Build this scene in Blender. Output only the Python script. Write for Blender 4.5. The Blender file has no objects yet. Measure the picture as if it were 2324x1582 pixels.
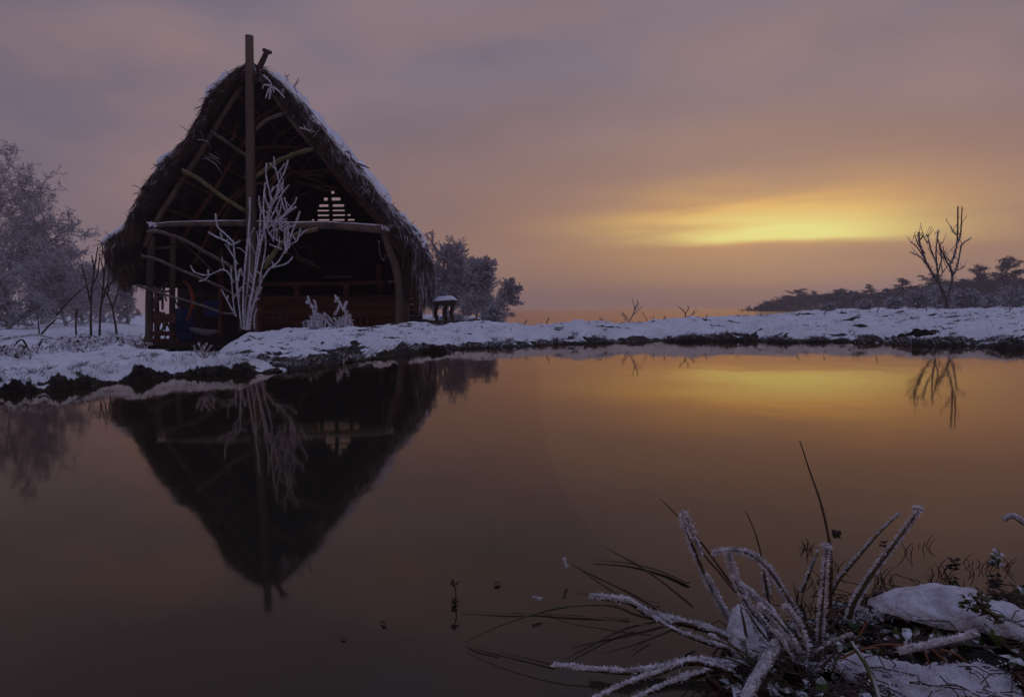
import bpy, math, random
import numpy as np
from mathutils import Vector, Matrix, noise
random.seed(7); rng = np.random.default_rng(7)
S = bpy.context.scene
COL = S.collection
PI = math.pi
# ------------------------------------------------------------------ camera
F, CX, CY = 1450.0, 1162.0, 791.0          # focal length and centre, for a frame 2324 wide
CAMH = 0.5
TH, ROLL = math.atan(0.0621), math.radians(-0.56)
RM = Matrix.Rotation(PI/2 - TH, 3, 'X') @ Matrix.Rotation(ROLL, 3, 'Z')
cam_d = bpy.data.cameras.new('camera'); cam = bpy.data.objects.new('camera', cam_d); COL.objects.link(cam)
cam.matrix_world = Matrix.Translation((0, 0, CAMH)) @ RM.to_4x4()
cam_d.sensor_width = 36; cam_d.lens = 36*F/2324; cam_d.clip_start = 0.02; cam_d.clip_end = 3000
S.camera = cam
S.view_settings.view_transform = 'Standard'; S.view_settings.look = 'None'
S.view_settings.gamma = 1; S.view_settings.exposure = 0.0; S.view_settings.use_curve_mapping = False
S.cycles.use_denoising = True
S.cycles.max_bounces = 6; S.cycles.transparent_max_bounces = 12; S.cycles.volume_bounces = 1
S.cycles.diffuse_bounces = 3; S.cycles.glossy_bounces = 3

def ray(x, y):
    return RM @ Vector(((x-CX)/F, -(y-CY)/F, -1))
def P(x, y, D):                      # the place that stands D metres ahead and shows at this spot
    r = ray(x, y); return Vector((r.x*D/r.y, D, CAMH + r.z*D/r.y))
def G(x, y, z=0.0):                  # the place at height z that shows at this spot
    r = ray(x, y); k = (z-CAMH)/r.z; return Vector((r.x*k, r.y*k, z))
def tx(x): r = ray(x, 720); return r.x/r.y

# ------------------------------------------------------------------ sky
world = bpy.data.worlds.new('World'); S.world = world; world.use_nodes = True
nt = world.node_tree; nt.nodes.clear()
def N(t, **k):
    n = nt.nodes.new(t)
    for a, b in k.items(): setattr(n, a, b)
    return n
def M(op, a, b=None, c=None):
    n = nt.nodes.new('ShaderNodeMath'); n.operation = op
    for i, v in enumerate((a, b, c)):
        if v is None: continue
        if isinstance(v, (int, float)): n.inputs[i].default_value = v
        else: nt.links.new(v, n.inputs[i])
    return n.outputs[0]
def gauss(v, c, w): return M('EXPONENT', M('MULTIPLY', M('POWER', M('ABSOLUTE', M('DIVIDE', M('SUBTRACT', v, c), w)), 2.0), -1.0))
def sstep(v, a, b):
    n = nt.nodes.new('ShaderNodeMapRange'); n.interpolation_type = 'SMOOTHSTEP'
    nt.links.new(v, n.inputs[0]); n.inputs[1].default_value = a; n.inputs[2].default_value = b
    return n.outputs[0]
def mixc(f, a, b):
    n = nt.nodes.new('ShaderNodeMix'); n.data_type = 'RGBA'
    nt.links.new(f, n.inputs[0])
    for s, v in ((6, a), (7, b)):
        if isinstance(v, tuple): n.inputs[s].default_value = (*v, 1)
        else: nt.links.new(v, n.inputs[s])
    return n.outputs[2]
tc = N('ShaderNodeTexCoord'); sep = N('ShaderNodeSeparateXYZ'); nt.links.new(tc.outputs['Generated'], sep.inputs[0])
dx, dy, dz = sep.outputs
el = M('ARCSINE', dz); az = M('ARCTAN2', dx, dy)
def wnoise(sx, sy, sz, scale, detail=4, off=0.0):
    c = N('ShaderNodeCombineXYZ')
    for i, (v, s) in enumerate(((dx, sx), (dy, sy), (dz, sz))): nt.links.new(M('MULTIPLY_ADD', v, s, off), c.inputs[i])
    n = N('ShaderNodeTexNoise'); n.inputs['Scale'].default_value = scale; n.inputs['Detail'].default_value = detail
    n.inputs['Roughness'].default_value = .45; nt.links.new(c.outputs[0], n.inputs['Vector']); return n.outputs['Fac']
n1 = wnoise(1, 1, 2.6, 1.9, 4, 3.1); n2 = wnoise(1, 1, 5.0, 2.2, 5, 11.3); n3 = wnoise(1, 1, 9.0, 3.0, 6, 5.7)
elw = M('MULTIPLY_ADD', M('SUBTRACT', n1, .5), .40, el)
cr = N('ShaderNodeValToRGB'); nt.links.new(elw, cr.inputs[0])
stops = [(0.0, (.28, .150, .122)), (.08, (.235, .140, .124)), (.20, (.192, .138, .158)), (.33, (.180, .148, .190)), (.50, (.160, .145, .205)),
         (.75, (.20, .23, .38)), (1.0, (.28, .33, .60))]
e = cr.color_ramp.elements
while len(e) < len(stops): e.new(.5)
for q, (p, c) in zip(e, stops): q.position = p; q.color = (*c, 1)
base = cr.outputs[0]
left = sstep(az, -.05, -.75)
base = mixc(M('MULTIPLY', left, .65), base, (.125, .112, .160))
n4 = wnoise(1, 1, 3.4, 3.4, 6, 21.0)
base = mixc(M('MULTIPLY', sstep(n4, .48, .70), .42), base, (.130, .112, .150))
base = mixc(M('MULTIPLY', sstep(n4, .50, .28), .34), base, (.270, .195, .200))
AZS = math.atan(tx(1760))
warm = M('MULTIPLY', gauss(az, AZS+.02, .50), gauss(el, .10, .18))
warm = M('MULTIPLY', warm, M('MULTIPLY_ADD', n2, 2.0, -.05))
base = mixc(M('MINIMUM', M('MULTIPLY', warm, .92), 1.0), base, (.315, .172, .112))
pink = M('MULTIPLY', sstep(n1, .47, .66), gauss(el, .25, .25))
base = mixc(M('MULTIPLY', pink, .6), base, (.315, .190, .165))
g1 = M('MULTIPLY', gauss(az, AZS-.03, .200), gauss(el, .118, .052))
g1 = M('MULTIPLY', g1, M('MULTIPLY_ADD', sstep(n3, .32, .64), 1.0, .62))
EL0 = .0905
eline = M('ADD', M('MULTIPLY_ADD', M('SUBTRACT', az, AZS), .045, el), M('MULTIPLY', M('SUBTRACT', n2, .5), .050))
above = sstep(eline, EL0-.014, EL0+.012)
g1 = M('MULTIPLY', g1, M('SUBTRACT', 1.0, M('MULTIPLY', M('MULTIPLY', M('SUBTRACT', 1.0, above), .72), gauss(az, AZS, .21))))
base = mixc(M('MINIMUM', M('MULTIPLY', g1, 1.0), 1.0), base, (.64, .345, .105))
band = M('MULTIPLY', gauss(az, AZS-.02, .165), M('MULTIPLY', sstep(eline, EL0-.008, EL0+.010), gauss(el, EL0+.006, .032)))
band = M('MULTIPLY', band, M('MULTIPLY_ADD', sstep(n3, .38, .60), .95, .45))
base = mixc(M('MINIMUM', band, 1.0), base, (.72, .68, .22))
below = M('MULTIPLY', M('SUBTRACT', 1.0, above), M('MULTIPLY', gauss(az, AZS, .45), gauss(el, .05, .045)))
base = mixc(M('MULTIPLY', below, .30), base, (.30, .175, .085))
sky = N('ShaderNodeTexSky', sky_type='NISHITA', sun_disc=False)
SUN_EL, SUN_AZ = math.radians(6.2), AZS
sky.sun_elevation = SUN_EL; sky.sun_rotation = SUN_AZ; sky.air_density = 1.0; sky.dust_density = 3.0
bg1 = N('ShaderNodeBackground'); nt.links.new(base, bg1.inputs[0]); bg1.inputs[1].default_value = 1.09
bg2 = N('ShaderNodeBackground'); nt.links.new(sky.outputs[0], bg2.inputs[0]); bg2.inputs[1].default_value = .002   # the little that comes through the cloud
ad = N('ShaderNodeAddShader'); nt.links.new(bg1.outputs[0], ad.inputs[0]); nt.links.new(bg2.outputs[0], ad.inputs[1])
wo = N('ShaderNodeOutputWorld'); nt.links.new(ad.outputs[0], wo.inputs[0])
sl = bpy.data.lights.new('sun', 'SUN'); so = bpy.data.objects.new('sun', sl); COL.objects.link(so)
sl.energy = .010; sl.angle = math.radians(40); sl.color = (1, .72, .42)
so.rotation_euler = Vector((math.sin(SUN_AZ)*math.cos(SUN_EL), math.cos(SUN_AZ)*math.cos(SUN_EL), math.sin(SUN_EL))).to_track_quat('Z', 'Y').to_euler()

# ------------------------------------------------------------------ materials
def mat(name, c1, c2=None, scale=8, rough=.85, bump=.3, bscale=None, detail=5, stretch=(1, 1, 1), frost=None, spec=.3, c3=None, tint=.0, bdist=.02):
    m = bpy.data.materials.new(name); m.use_nodes = True; t = m.node_tree; b = t.nodes['Principled BSDF']
    b.inputs['Roughness'].default_value = rough; b.inputs['Specular IOR Level'].default_value = spec
    L = t.links.new
    co = t.nodes.new('ShaderNodeTexCoord'); mp = t.nodes.new('ShaderNodeMapping'); mp.inputs['Scale'].default_value = stretch
    L(co.outputs['Object'], mp.inputs[0])
    nz = t.nodes.new('ShaderNodeTexNoise'); nz.inputs['Scale'].default_value = scale; nz.inputs['Detail'].default_value = detail; L(mp.outputs[0], nz.inputs[0])
    r = t.nodes.new('ShaderNodeValToRGB'); L(nz.outputs[0], r.inputs[0])
    r.color_ramp.elements[0].position = .34; r.color_ramp.elements[0].color = (*c1, 1)
    r.color_ramp.elements[1].position = .66; r.color_ramp.elements[1].color = (*(c2 or c1), 1)
    out = r.outputs[0]
    if frost:                         # rime lies on the faces turned upwards, in grains
        amt, fc = frost
        g = t.nodes.new('ShaderNodeNewGeometry'); sp = t.nodes.new('ShaderNodeSeparateXYZ'); L(g.outputs['Normal'], sp.inputs[0])
        n2_ = t.nodes.new('ShaderNodeTexNoise'); n2_.inputs['Scale'].default_value = scale*3; L(co.outputs['Object'], n2_.inputs[0])
        a = t.nodes.new('ShaderNodeMath'); a.operation = 'MULTIPLY_ADD'; L(sp.outputs[2], a.inputs[0]); a.inputs[1].default_value = .5; L(n2_.outputs[0], a.inputs[2])
        mr = t.nodes.new('ShaderNodeMapRange'); L(a.outputs[0], mr.inputs[0]); mr.inputs[1].default_value = 1.0-amt; mr.inputs[2].default_value = 1.3-amt
        mx = t.nodes.new('ShaderNodeMix'); mx.data_type = 'RGBA'; L(mr.outputs[0], mx.inputs[0]); L(out, mx.inputs[6]); mx.inputs[7].default_value = (*fc, 1)
        out = mx.outputs[2]
    L(out, b.inputs['Base Color'])
    if bump:
        bn = t.nodes.new('ShaderNodeTexNoise'); bn.inputs['Scale'].default_value = bscale or scale*3; bn.inputs['Detail'].default_value = 6; L(mp.outputs[0], bn.inputs[0])
        bp = t.nodes.new('ShaderNodeBump'); bp.inputs['Strength'].default_value = bump; bp.inputs['Distance'].default_value = bdist
        L(bn.outputs[0], bp.inputs['Height']); L(bp.outputs[0], b.inputs['Normal'])
    return m
SNOWC = (.80, .83, .90); RIME = (.66, .67, .74)
M_snow = mat('snow', (.74, .77, .86), SNOWC, 6, .7, .35, 30, spec=.3, bdist=.01)
M_rime = mat('rime', (.26, .24, .27), (.72, .72, .79), 34, .6, .5, 90, bdist=.01)
M_crystal = mat('rime_crystal', (.36, .33, .34), (.74, .73, .78), 60, .35, .3, 200, spec=.6, bdist=.003)
M_bark = mat('bark', (.035, .022, .018), (.085, .055, .042), 14, .9, .6, 40, stretch=(1, 1, .25))
M_barkf = mat('rimed_bark', (.04, .028, .026), (.09, .065, .06), 14, .9, .6, 40, frost=(.42, RIME))
M_twig = mat('rimed_twig', (.12, .10, .11), (.30, .27, .30), 5, .9, .0, frost=(.50, RIME))
M_twig_hazy = mat('hazy_rimed_twig', (.24, .21, .22), (.46, .42, .44), 1.2, .9, .0, frost=(.50, (.56, .53, .58)))  # paler, flatter twig colour: haze over the frosted trees painted in
M_wood = mat('weathered_pole', (.050, .034, .027), (.150, .108, .082), 3, .85, .5, 18, stretch=(1, 1, .2), frost=(.12, RIME))
M_woodr = mat('red_brown_wood', (.075, .028, .018), (.20, .08, .046), 3, .8, .5, 18, stretch=(.3, 1, 1))
M_plank = mat('wall_plank', (.075, .028, .018), (.20, .078, .045), 2.5, .8, .5, 12, stretch=(.3, 1, 3))
M_dark = mat('shaded_board', (.010, .005, .004), (.026, .012, .008), 3, .9, .4, 12)  # near-black: the gloom deep inside the hut is put into the colour
M_thatch = mat('thatch', (.018, .010, .008), (.060, .036, .026), 5, .95, .9, 40, stretch=(1, .4, .6), bdist=.05)
M_straw = mat('straw', (.026, .014, .009), (.10, .060, .040), 2, .9, .0, frost=(.20, (.5, .5, .56)))
M_strawf = mat('rimed_straw', (.08, .06, .06), (.28, .25, .27), 2, .9, .0, frost=(.45, RIME))
M_green = mat('yellow_lichen_branch', (.09, .075, .03), (.17, .14, .06), 6, .85, .4, 30, frost=(.15, RIME))
M_earth = mat('peat', (.010, .007, .006), (.030, .020, .014), 8, .95, .9, 40)
M_needle = mat('pine_needles', (.020, .016, .015), (.060, .045, .042), 1.0, .9, .0, frost=(.25, (.30, .27, .31)))
M_blade = mat('rush_blade', (.045, .045, .015), (.14, .12, .05), 25, .5, .2, 120, spec=.5)
M_bladeb = mat('brown_rush_blade', (.050, .028, .014), (.14, .085, .045), 25, .55, .2, 120, spec=.5)
M_leafb = mat('dead_leaf', (.018, .010, .008), (.075, .032, .020), 20, .6, .3, 60)
M_leafg = mat('green_leaf', (.03, .05, .012), (.10, .12, .03), 20, .5, .3, 60, frost=(.2, RIME))
M_moss = mat('moss', (.016, .018, .006), (.055, .050, .018), 25, .95, .8, 90)
M_orange = mat('orange_plastic', (.28, .06, .02), (.36, .08, .03), 6, .5, .1)
M_blue = mat('blue_sheet', (.010, .018, .09), (.02, .035, .16), 5, .5, .5, 12)
M_grey = mat('grey_plastic', (.16, .16, .19), (.25, .25, .28), 6, .5, .2)
M_metal = mat('rusty_metal', (.12, .10, .09), (.25, .22, .20), 20, .45, .2)

# ------------------------------------------------------------------ mesh helpers
class MB:
    def __init__(s): s.v = []; s.f = []; s.n = 0
    def add(s, v, f):
        v = np.asarray(v, float).reshape(-1, 3); s.v.append(v)
        s.f.extend([tuple(i+s.n for i in q) for q in f]); s.n += len(v)
    def tube(s, pts, rad, k=6, jit=0.0, cap=True):
        pts = [Vector(p) for p in pts]; n = len(pts)
        if isinstance(rad, (int, float)): rad = [rad]*n
        V = []; up = Vector((0.13, 0.31, 0.94))
        for i, p in enumerate(pts):
            d = (pts[min(i+1, n-1)] - pts[max(i-1, 0)])
            d = d.normalized() if d.length > 1e-9 else Vector((0, 0, 1))
            a = d.cross(up)
            if a.length < .05: a = d.cross(Vector((1, 0, 0)))
            a.normalize(); b = d.cross(a)
            for j in range(k):
                t = 2*PI*j/k; r = rad[i]*(1+random.uniform(-jit, jit))
                V.append(p + a*(r*math.cos(t)) + b*(r*math.sin(t)))
        Fc = [(i*k+j, i*k+(j+1) % k, (i+1)*k+(j+1) % k, (i+1)*k+j) for i in range(n-1) for j in range(k)]
        if cap: Fc += [tuple(range(k))[::-1], tuple((n-1)*k+j for j in range(k))]
        s.add([tuple(q) for q in V], Fc)
    def box(s, c, size, rot=None, jit=0):
        V = []
        for x in (-.5, .5):
            for y in (-.5, .5):
                for z in (-.5, .5):
                    q = Vector((x*size[0], y*size[1], z*size[2]))
                    if rot is not None: q = rot @ q
                    V.append(tuple(Vector(c)+q+Vector([random.uniform(-jit, jit) for _ in range(3)])))
        s.add(V, [(0, 1, 3, 2), (4, 6, 7, 5), (0, 4, 5, 1), (2, 3, 7, 6), (0, 2, 6, 4), (1, 5, 7, 3)])
    def chunk(s, c, r):                # small irregular crystal
        V = []
        for d in ((1, 0, 0), (-1, 0, 0), (0, 1, 0), (0, -1, 0), (0, 0, 1), (0, 0, -1)):
            k = r*random.uniform(.5, 1.4); V.append((c[0]+d[0]*k+random.uniform(-.3, .3)*r, c[1]+d[1]*k+random.uniform(-.3, .3)*r, c[2]+d[2]*k+random.uniform(-.3, .3)*r))
        s.add(V, [(0, 2, 4), (2, 1, 4), (1, 3, 4), (3, 0, 4), (2, 0, 5), (1, 2, 5), (3, 1, 5), (0, 3, 5)])
    def spike(s, c, d, r):
        d = Vector(d); a = d.orthogonal().normalized()*r; b = d.normalized().cross(a)
        c = Vector(c); s.add([tuple(c+a), tuple(c-a*.5+b*.87), tuple(c-a*.5-b*.87), tuple(c+d)], [(0, 1, 3), (1, 2, 3), (2, 0, 3)])
    def blades(s, base, dirs, wid, bend=None, seg=2):      # arrays: thin two-segment blades
        base = np.asarray(base, float); dirs = np.asarray(dirs, float); n = len(base)
        rnd = rng.normal(size=(n, 3)); side = np.cross(dirs, rnd); side /= np.linalg.norm(side, axis=1)[:, None]+1e-9
        w = np.broadcast_to(np.asarray(wid, float), (n,))[:, None]
        mid = base + dirs*.55; tip = base+dirs + (bend if bend is not None else 0)
        V = np.stack([base-side*w, base+side*w, mid+side*w*.8, mid-side*w*.8, tip], 1).reshape(-1, 3)
        f = []
        for i in range(n):
            o = i*5; f.append((o, o+1, o+2, o+3)); f.append((o+3, o+2, o+4))
        s.add(V, f)
    def build(s, name, m, parent=None, smooth=False, kind=None, loc=None):
        V = np.concatenate(s.v) if s.v else np.zeros((0, 3))
        if loc is not None: V = V - np.array(loc)
        me = bpy.data.meshes.new(name); me.from_pydata(V.tolist(), [], s.f)
        if smooth: me.polygons.foreach_set('use_smooth', [True]*len(me.polygons))
        me.materials.append(m); me.update()
        o = bpy.data.objects.new(name, me); COL.objects.link(o)
        if parent is not None:
            o.parent = parent; 
            if loc is None: o.location = -Vector(parent['_o']) if '_o' in parent else Vector((0, 0, 0))
        elif loc is not None: o.location = loc
        if kind: o['kind'] = kind
        return o
def thing(name, label, cat, loc, group=None):
    o = bpy.data.objects.new(name, None); COL.objects.link(o); o.location = loc; o['_o'] = tuple(loc)
    o['label'] = label; o['category'] = cat
    if group: o['group'] = group
    return o
def tag(o, label, cat, group=None, kind=None):
    o['label'] = label
    if cat: o['category'] = cat
    if group: o['group'] = group
    if kind: o['kind'] = kind
    return o
def smooth_path(pts, n=None):
    pts = [Vector(p) for p in pts]
    if len(pts) < 3: pts = [pts[0], pts[0].lerp(pts[-1], .5), pts[-1]]
    n = n or 5; out = []
    for i in range(len(pts)-1):
        p0, p1, p2, p3 = pts[max(i-1, 0)], pts[i], pts[i+1], pts[min(i+2, len(pts)-1)]
        for j in range(n):
            t = j/n
            out.append(.5*((2*p1)+(p2-p0)*t+(2*p0-5*p1+4*p2-p3)*t*t+(3*p1-p0-3*p2+p3)*t**3))
    out.append(pts[-1]); return out
def lerp_r(a, b, n): return [a+(b-a)*i/(n-1) for i in range(n)]
def fb(x, y, z=0.0, o=4): return noise.fractal(Vector((x, y, z)), 1.0, 2.0, o)

# ------------------------------------------------------------------ terrain
def tab(rows): 
    a = np.array(rows, float); return lambda q: [np.interp(q, a[:, 0], a[:, i]) for i in range(1, a.shape[1])]
#          x     y_shore
shore_rows = [(-1500, 850), (300, 846), (480, 842), (600, 838), (650, 842), (700, 838), (760, 830), (850, 814), (900, 807), (960, 801), (1030, 795), (1100, 791), (1200, 786), (1300, 781),
              (1500, 776), (1700, 774), (1800, 779), (1900, 777), (2040, 782), (2130, 786), (2230, 787), (2324, 793), (2600, 812), (3200, 860)]
sh = [(tx(x), G(x, y).y) for x, y in shore_rows]
sh_t = np.array([a for a, b in sh]); sh_d = np.array([b for a, b in sh])
#  x: earth edge height, crest depth, crest height, z at crest+4, z25, z60, z120
prof = [(-1500, .02, 11, .05, .02, .0, .0, .0), (240, .02, 11, .04, .0, -.0, .0, .0), (310, .0, 10, -.15, -.35, -.3, .0, -.2), (345, .0, 9, -.5, -.5, -.5, -.3, -.3),
        (450, .0, 9, -.42, -.5, -.5, -.4, -.4), (515, .02, 11, -.06, -.5, -.5, -.5, -.6), (560, .03, 12, .10, -.3, -.5, -.5, -.6), (620, .03, 12, .13, -.3, -.5, -.5, -.6),
        (700, .03, 12, .165, -.2, -.5, -.3, -.6), (900, .07, 11, .25, -.0, -.1, .0, -.6), (1000, .04, 10.5, .26, .1, .0, .1, -.9), (1120, .012, 10.2, .26, .08, -.1, -.3, -1.5),
        (1200, .010, 10, .25, .0, -.5, -1.5, -3), (1333, .030, 10, .245, .0, -.6, -1.8, -3), (1450, .03, 10.3, .26, .0, -.6, -1.8, -3), (1550, .055, 10.6, .295, .05, -.5, -1.5, -3),
        (1700, .075, 11, .325, .25, .1, -.4, -1.2), (1900, .035, 11.3, .355, .32, .22, .1, -.1), (2040, .05, 11.4, .375, .35, .27, .2, .15), (2324, .07, 11.4, .372, .36, .30, .25, .2), (3200, .08, 11.4, .37, .36, .3, .25, .2)]
pt = np.array([tx(r[0]) for r in prof]); pv = np.array([r[1:] for r in prof])
def grid_mesh(name, ts, drow, zfun, mt, kind='structure', sn=None):
    V = []; A = []; nr = 0
    cols = []
    for t in ts:
        ds = drow(t); nr = len(ds)
        for j, D in enumerate(ds):
            z, s = zfun(t, D, j); V.append((t*D, D, z)); A.append(s)
    Fc = []
    for i in range(len(ts)-1):
        for j in range(nr-1):
            a = i*nr+j; Fc.append((a, a+nr, a+nr+1, a+1))
    me = bpy.data.meshes.new(name); me.from_pydata(V, [], Fc); me.polygons.foreach_set('use_smooth', [True]*len(Fc))
    at = me.attributes.new('snow', 'FLOAT', 'POINT'); at.data.foreach_set('value', A)
    me.materials.append(mt); me.update()
    o = bpy.data.objects.new(name, me); COL.objects.link(o); o['kind'] = kind
    return o
# ground material: snow where it could settle, bare peat and grass roots elsewhere
def ground_mat():
    m = bpy.data.materials.new('snowy_ground'); m.use_nodes = True; t = m.node_tree; b = t.nodes['Principled BSDF']; L = t.links.new
    b.inputs['Roughness'].default_value = .75; b.inputs['Specular IOR Level'].default_value = .25
    at = t.nodes.new('ShaderNodeAttribute'); at.attribute_name = 'snow'
    g = t.nodes.new('ShaderNodeNewGeometry')
    def nz(s, d=6):
        n = t.nodes.new('ShaderNodeTexNoise'); n.inputs['Scale'].default_value = s; n.inputs['Detail'].default_value = d; L(g.outputs['Position'], n.inputs[0]); return n.outputs[0]
    a = t.nodes.new('ShaderNodeMath'); a.operation = 'MULTIPLY_ADD'; L(nz(7, 9), a.inputs[0]); a.inputs[1].default_value = 1.3; L(at.outputs['Fac'], a.inputs[2])
    mr = t.nodes.new('ShaderNodeMapRange'); L(a.outputs[0], mr.inputs[0]); mr.inputs[1].default_value = 1.12; mr.inputs[2].default_value = 1.20
    r = t.nodes.new('ShaderNodeValToRGB'); L(nz(16), r.inputs[0])
    r.color_ramp.elements[0].position = .4; r.color_ramp.elements[0].color = (.008, .006, .005, 1)
    r.color_ramp.elements[1].position = .7; r.color_ramp.elements[1].color = (.040, .026, .016, 1)
    r2 = t.nodes.new('ShaderNodeValToRGB'); L(nz(3), r2.inputs[0])
    r2.color_ramp.elements[0].position = .3; r2.color_ramp.elements[0].color = (.65, .65, .70, 1)
    r2.color_ramp.elements[1].position = .7; r2.color_ramp.elements[1].color = (.79, .80, .85, 1)
    mx = t.nodes.new('ShaderNodeMix'); mx.data_type = 'RGBA'; L(mr.outputs[0], mx.inputs[0]); L(r.outputs[0], mx.inputs[6]); L(r2.outputs[0], mx.inputs[7])
    L(mx.outputs[2], b.inputs['Base Color'])
    bp = t.nodes.new('ShaderNodeBump'); bp.inputs['Strength'].default_value = .8; bp.inputs['Distance'].default_value = .05; L(nz(14, 10), bp.inputs['Height']); L(bp.outputs[0], b.inputs['Normal'])
    return m
M_ground = ground_mat()

def main_z(t, D):
    d0 = np.interp(t, sh_t, sh_d) + .22*fb(t*14, 3.3) + .06*fb(t*60, 9.1)
    p = [np.interp(t, pt, pv[:, i]) for i in range(7)]
    e = max(0.0, p[0]*.6*(.9+1.5*fb(t*25, D*2, 7.7)+.7*fb(t*110, D*8, 2.7)))
    dc = p[1]
    keys = [d0-1.2, d0-.25, d0-.02, d0+.05, d0+.35, dc, dc+4, 27, 60, 120, 700]
    rise = max(0, p[2])
    k1 = d0+.35+ (dc-d0-.35)*.35
    z1 = e+.03+(p[2]-e-.03)*.62 if p[2] > 0 else p[2]*.6
    if p[2] < 0: e = p[2]*.3
    keys.insert(5, k1)
    zs = [-.6, -.25, -.04, e, e+.035 if p[2] > 0 else p[2]*.45, z1, p[2], p[3], p[4], p[5], p[6], p[6]-1.0]
    if not keys[5] < keys[6]: keys[6] = keys[5]+.01
    z = float(np.interp(D, keys, zs))
    if D > d0:
        X = t*D; w = min(1, (D-d0)/.5)
        z += w*(.060*fb(X*1.3, D*1.3, 1.7) + .030*fb(X*4.5, D*4.5, 4.0) + .007*fb(X*14, D*14, 2.0))*(1 if D < 20 else .8)
    return z, d0, e
def main_zfun(t, D, j):
    z, d0, e = main_z(t, D)
    s = min(1.15, .30 + (z-e-.006)*9.0) if D < d0+2.0 else .8
    if D >= d0+2.0: s = .86 + .5*fb(t*D*.9, D*1.2, 8)
    if D < 15: s -= 1.5*max(0, fb(t*D*2.0, D*5.5, 15)-.22)
    if D < d0+2.0: s += .35*fb(t*D*3, D*3, 5)-.25*max(0, fb(t*D*1.1, D*2.2, 15)-.25)*4
    return z, s
_o1, _o2 = 4.0, 0
def main_rows(t):
    d0 = float(np.interp(t, sh_t, sh_d))
    return np.concatenate([np.linspace(d0-1.0, d0-.4, 3), np.linspace(d0-.35, d0+1.2, 56), np.linspace(d0+1.26, 14, 80), np.linspace(14.2, 27, 24), np.geomspace(28, 700, 26)])
ts_main = np.concatenate([np.linspace(-5, tx(-1530), 24), np.linspace(tx(-1500), tx(-60), 60), np.linspace(tx(-55), tx(2380), 900), np.linspace(tx(2385), tx(3200), 60), np.linspace(tx(3240), 5, 24)])
ground = grid_mesh('ground', ts_main, main_rows, main_zfun, M_ground)

nb_shore = [(-900, 965), (-500, 930), (0, 893), (120, 886), (200, 878), (300, 864), (360, 858), (420, 855), (500, 851), (560, 849), (600, 847), (640, 844), (662, 842)]
nb = [(tx(x), G(x, y).y) for x, y in nb_shore]; nb_t = [a for a, b in nb]; nb_d = [b for a, b in nb]
#   x, edge, crest D, crest z, back D, back z
nprof = [(-900, .08, 4.6, .165, 7.5, .17), (0, .07, 4.7, .162, 7.5, .17), (60, .08, 4.8, .165, 7.5, .18), (90, .03, 4.8, .165, 7.5, .18), (120, .07, 4.8, .165, 7.5, .18), (180, .055, 4.9, .17, 7.5, .18), (225, .02, 5.0, .18, 7.5, .18), (285, .02, 5.1, .205, 7.0, .16),
         (300, .08, 5.2, .215, 7.0, .1), (322, .095, 5.25, .222, 6.5, .0), (345, .07, 5.3, .222, 6.5, .0), (370, .05, 5.35, .222, 6.4, .0), (380, .01, 5.35, .222, 6.4, -.1), (410, .01, 5.35, .222, 6.4, -.1), (425, .05, 5.4, .222, 6.4, -.1), (465, .075, 5.4, .222, 6.4, -.2),
         (505, .095, 5.4, .222, 6.4, -.2), (540, .075, 5.5, .20, 6.4, -.3), (562, .035, 5.5, .18, 6.4, -.3), (580, .006, 5.5, .16, 6.4, -.3), (605, .012, 5.5, .115, 6.3, -.3), (620, .01, 5.5, .08, 6.2, -.4), (645, .0, 5.55, .025, 6.0, -.4), (662, -.02, 5.55, -.03, 5.9, -.4)]
npt = np.array([tx(r[0]) for r in nprof]); npv = np.array([r[1:] for r in nprof])
def near_z(t, D):
    d0 = float(np.interp(t, nb_t, nb_d)) + .05*fb(t*18, 1.3) + .02*fb(t*70, 2.2)
    p = [float(np.interp(t, npt, npv[:, i])) for i in range(5)]
    e = p[0]*.72*(1+.8*fb(t*45, D*6, 4.4)+.4*fb(t*130, D*12, 4.4))
    bx = p[1]; 
    zs = [-.6, -.2, -.03, e, e+max(.025, (p[2]-e)*.35), p[2], p[4], -.55]
    ks = [d0-1.2, d0-.2, d0-.015, d0+.03, d0+.16, max(bx, d0+.2), max(p[3], d0+.5), max(p[3], d0+.5)+.9]
    z = float(np.interp(D, ks, zs))
    # the crest is round, not a crease
    z2 = float(np.interp(D+.25, ks, zs)); z3 = float(np.interp(max(D-.25, d0+.12), ks, zs))
    if D > d0+.16: z = (z+z2+z3)/3
    if D > d0:
        X = t*D; w = min(1, (D-d0)/.3)*min(1, max(.15, p[2]*8))
        z += w*(.022*fb(X*2.2, D*2.2, 6.1) + .010*fb(X*7, D*7, 4.0) + .003*fb(X*22, D*22, 2.0))
    return z, d0, e
def near_zfun(t, D, j):
    z, d0, e = near_z(t, D)
    s = .34 + (z-e-.003)*12 + .25*fb(t*D*6, D*6, 5)
    return z, min(1.2, s) if D < d0+1.6 else .85
def near_rows(t):
    d0 = float(np.interp(t, nb_t, nb_d))
    return np.concatenate([np.linspace(d0-.6, d0-.15, 4), np.linspace(d0-.12, d0+.35, 48), np.linspace(d0+.37, d0+1.6, 50), np.linspace(d0+1.65, 8.6, 30)])
near_bank = grid_mesh('bank', np.concatenate([np.linspace(-4, tx(-930), 20), np.linspace(tx(-900), tx(-40), 50), np.linspace(tx(-38), tx(662), 520)]), near_rows, near_zfun, M_ground)

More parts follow.
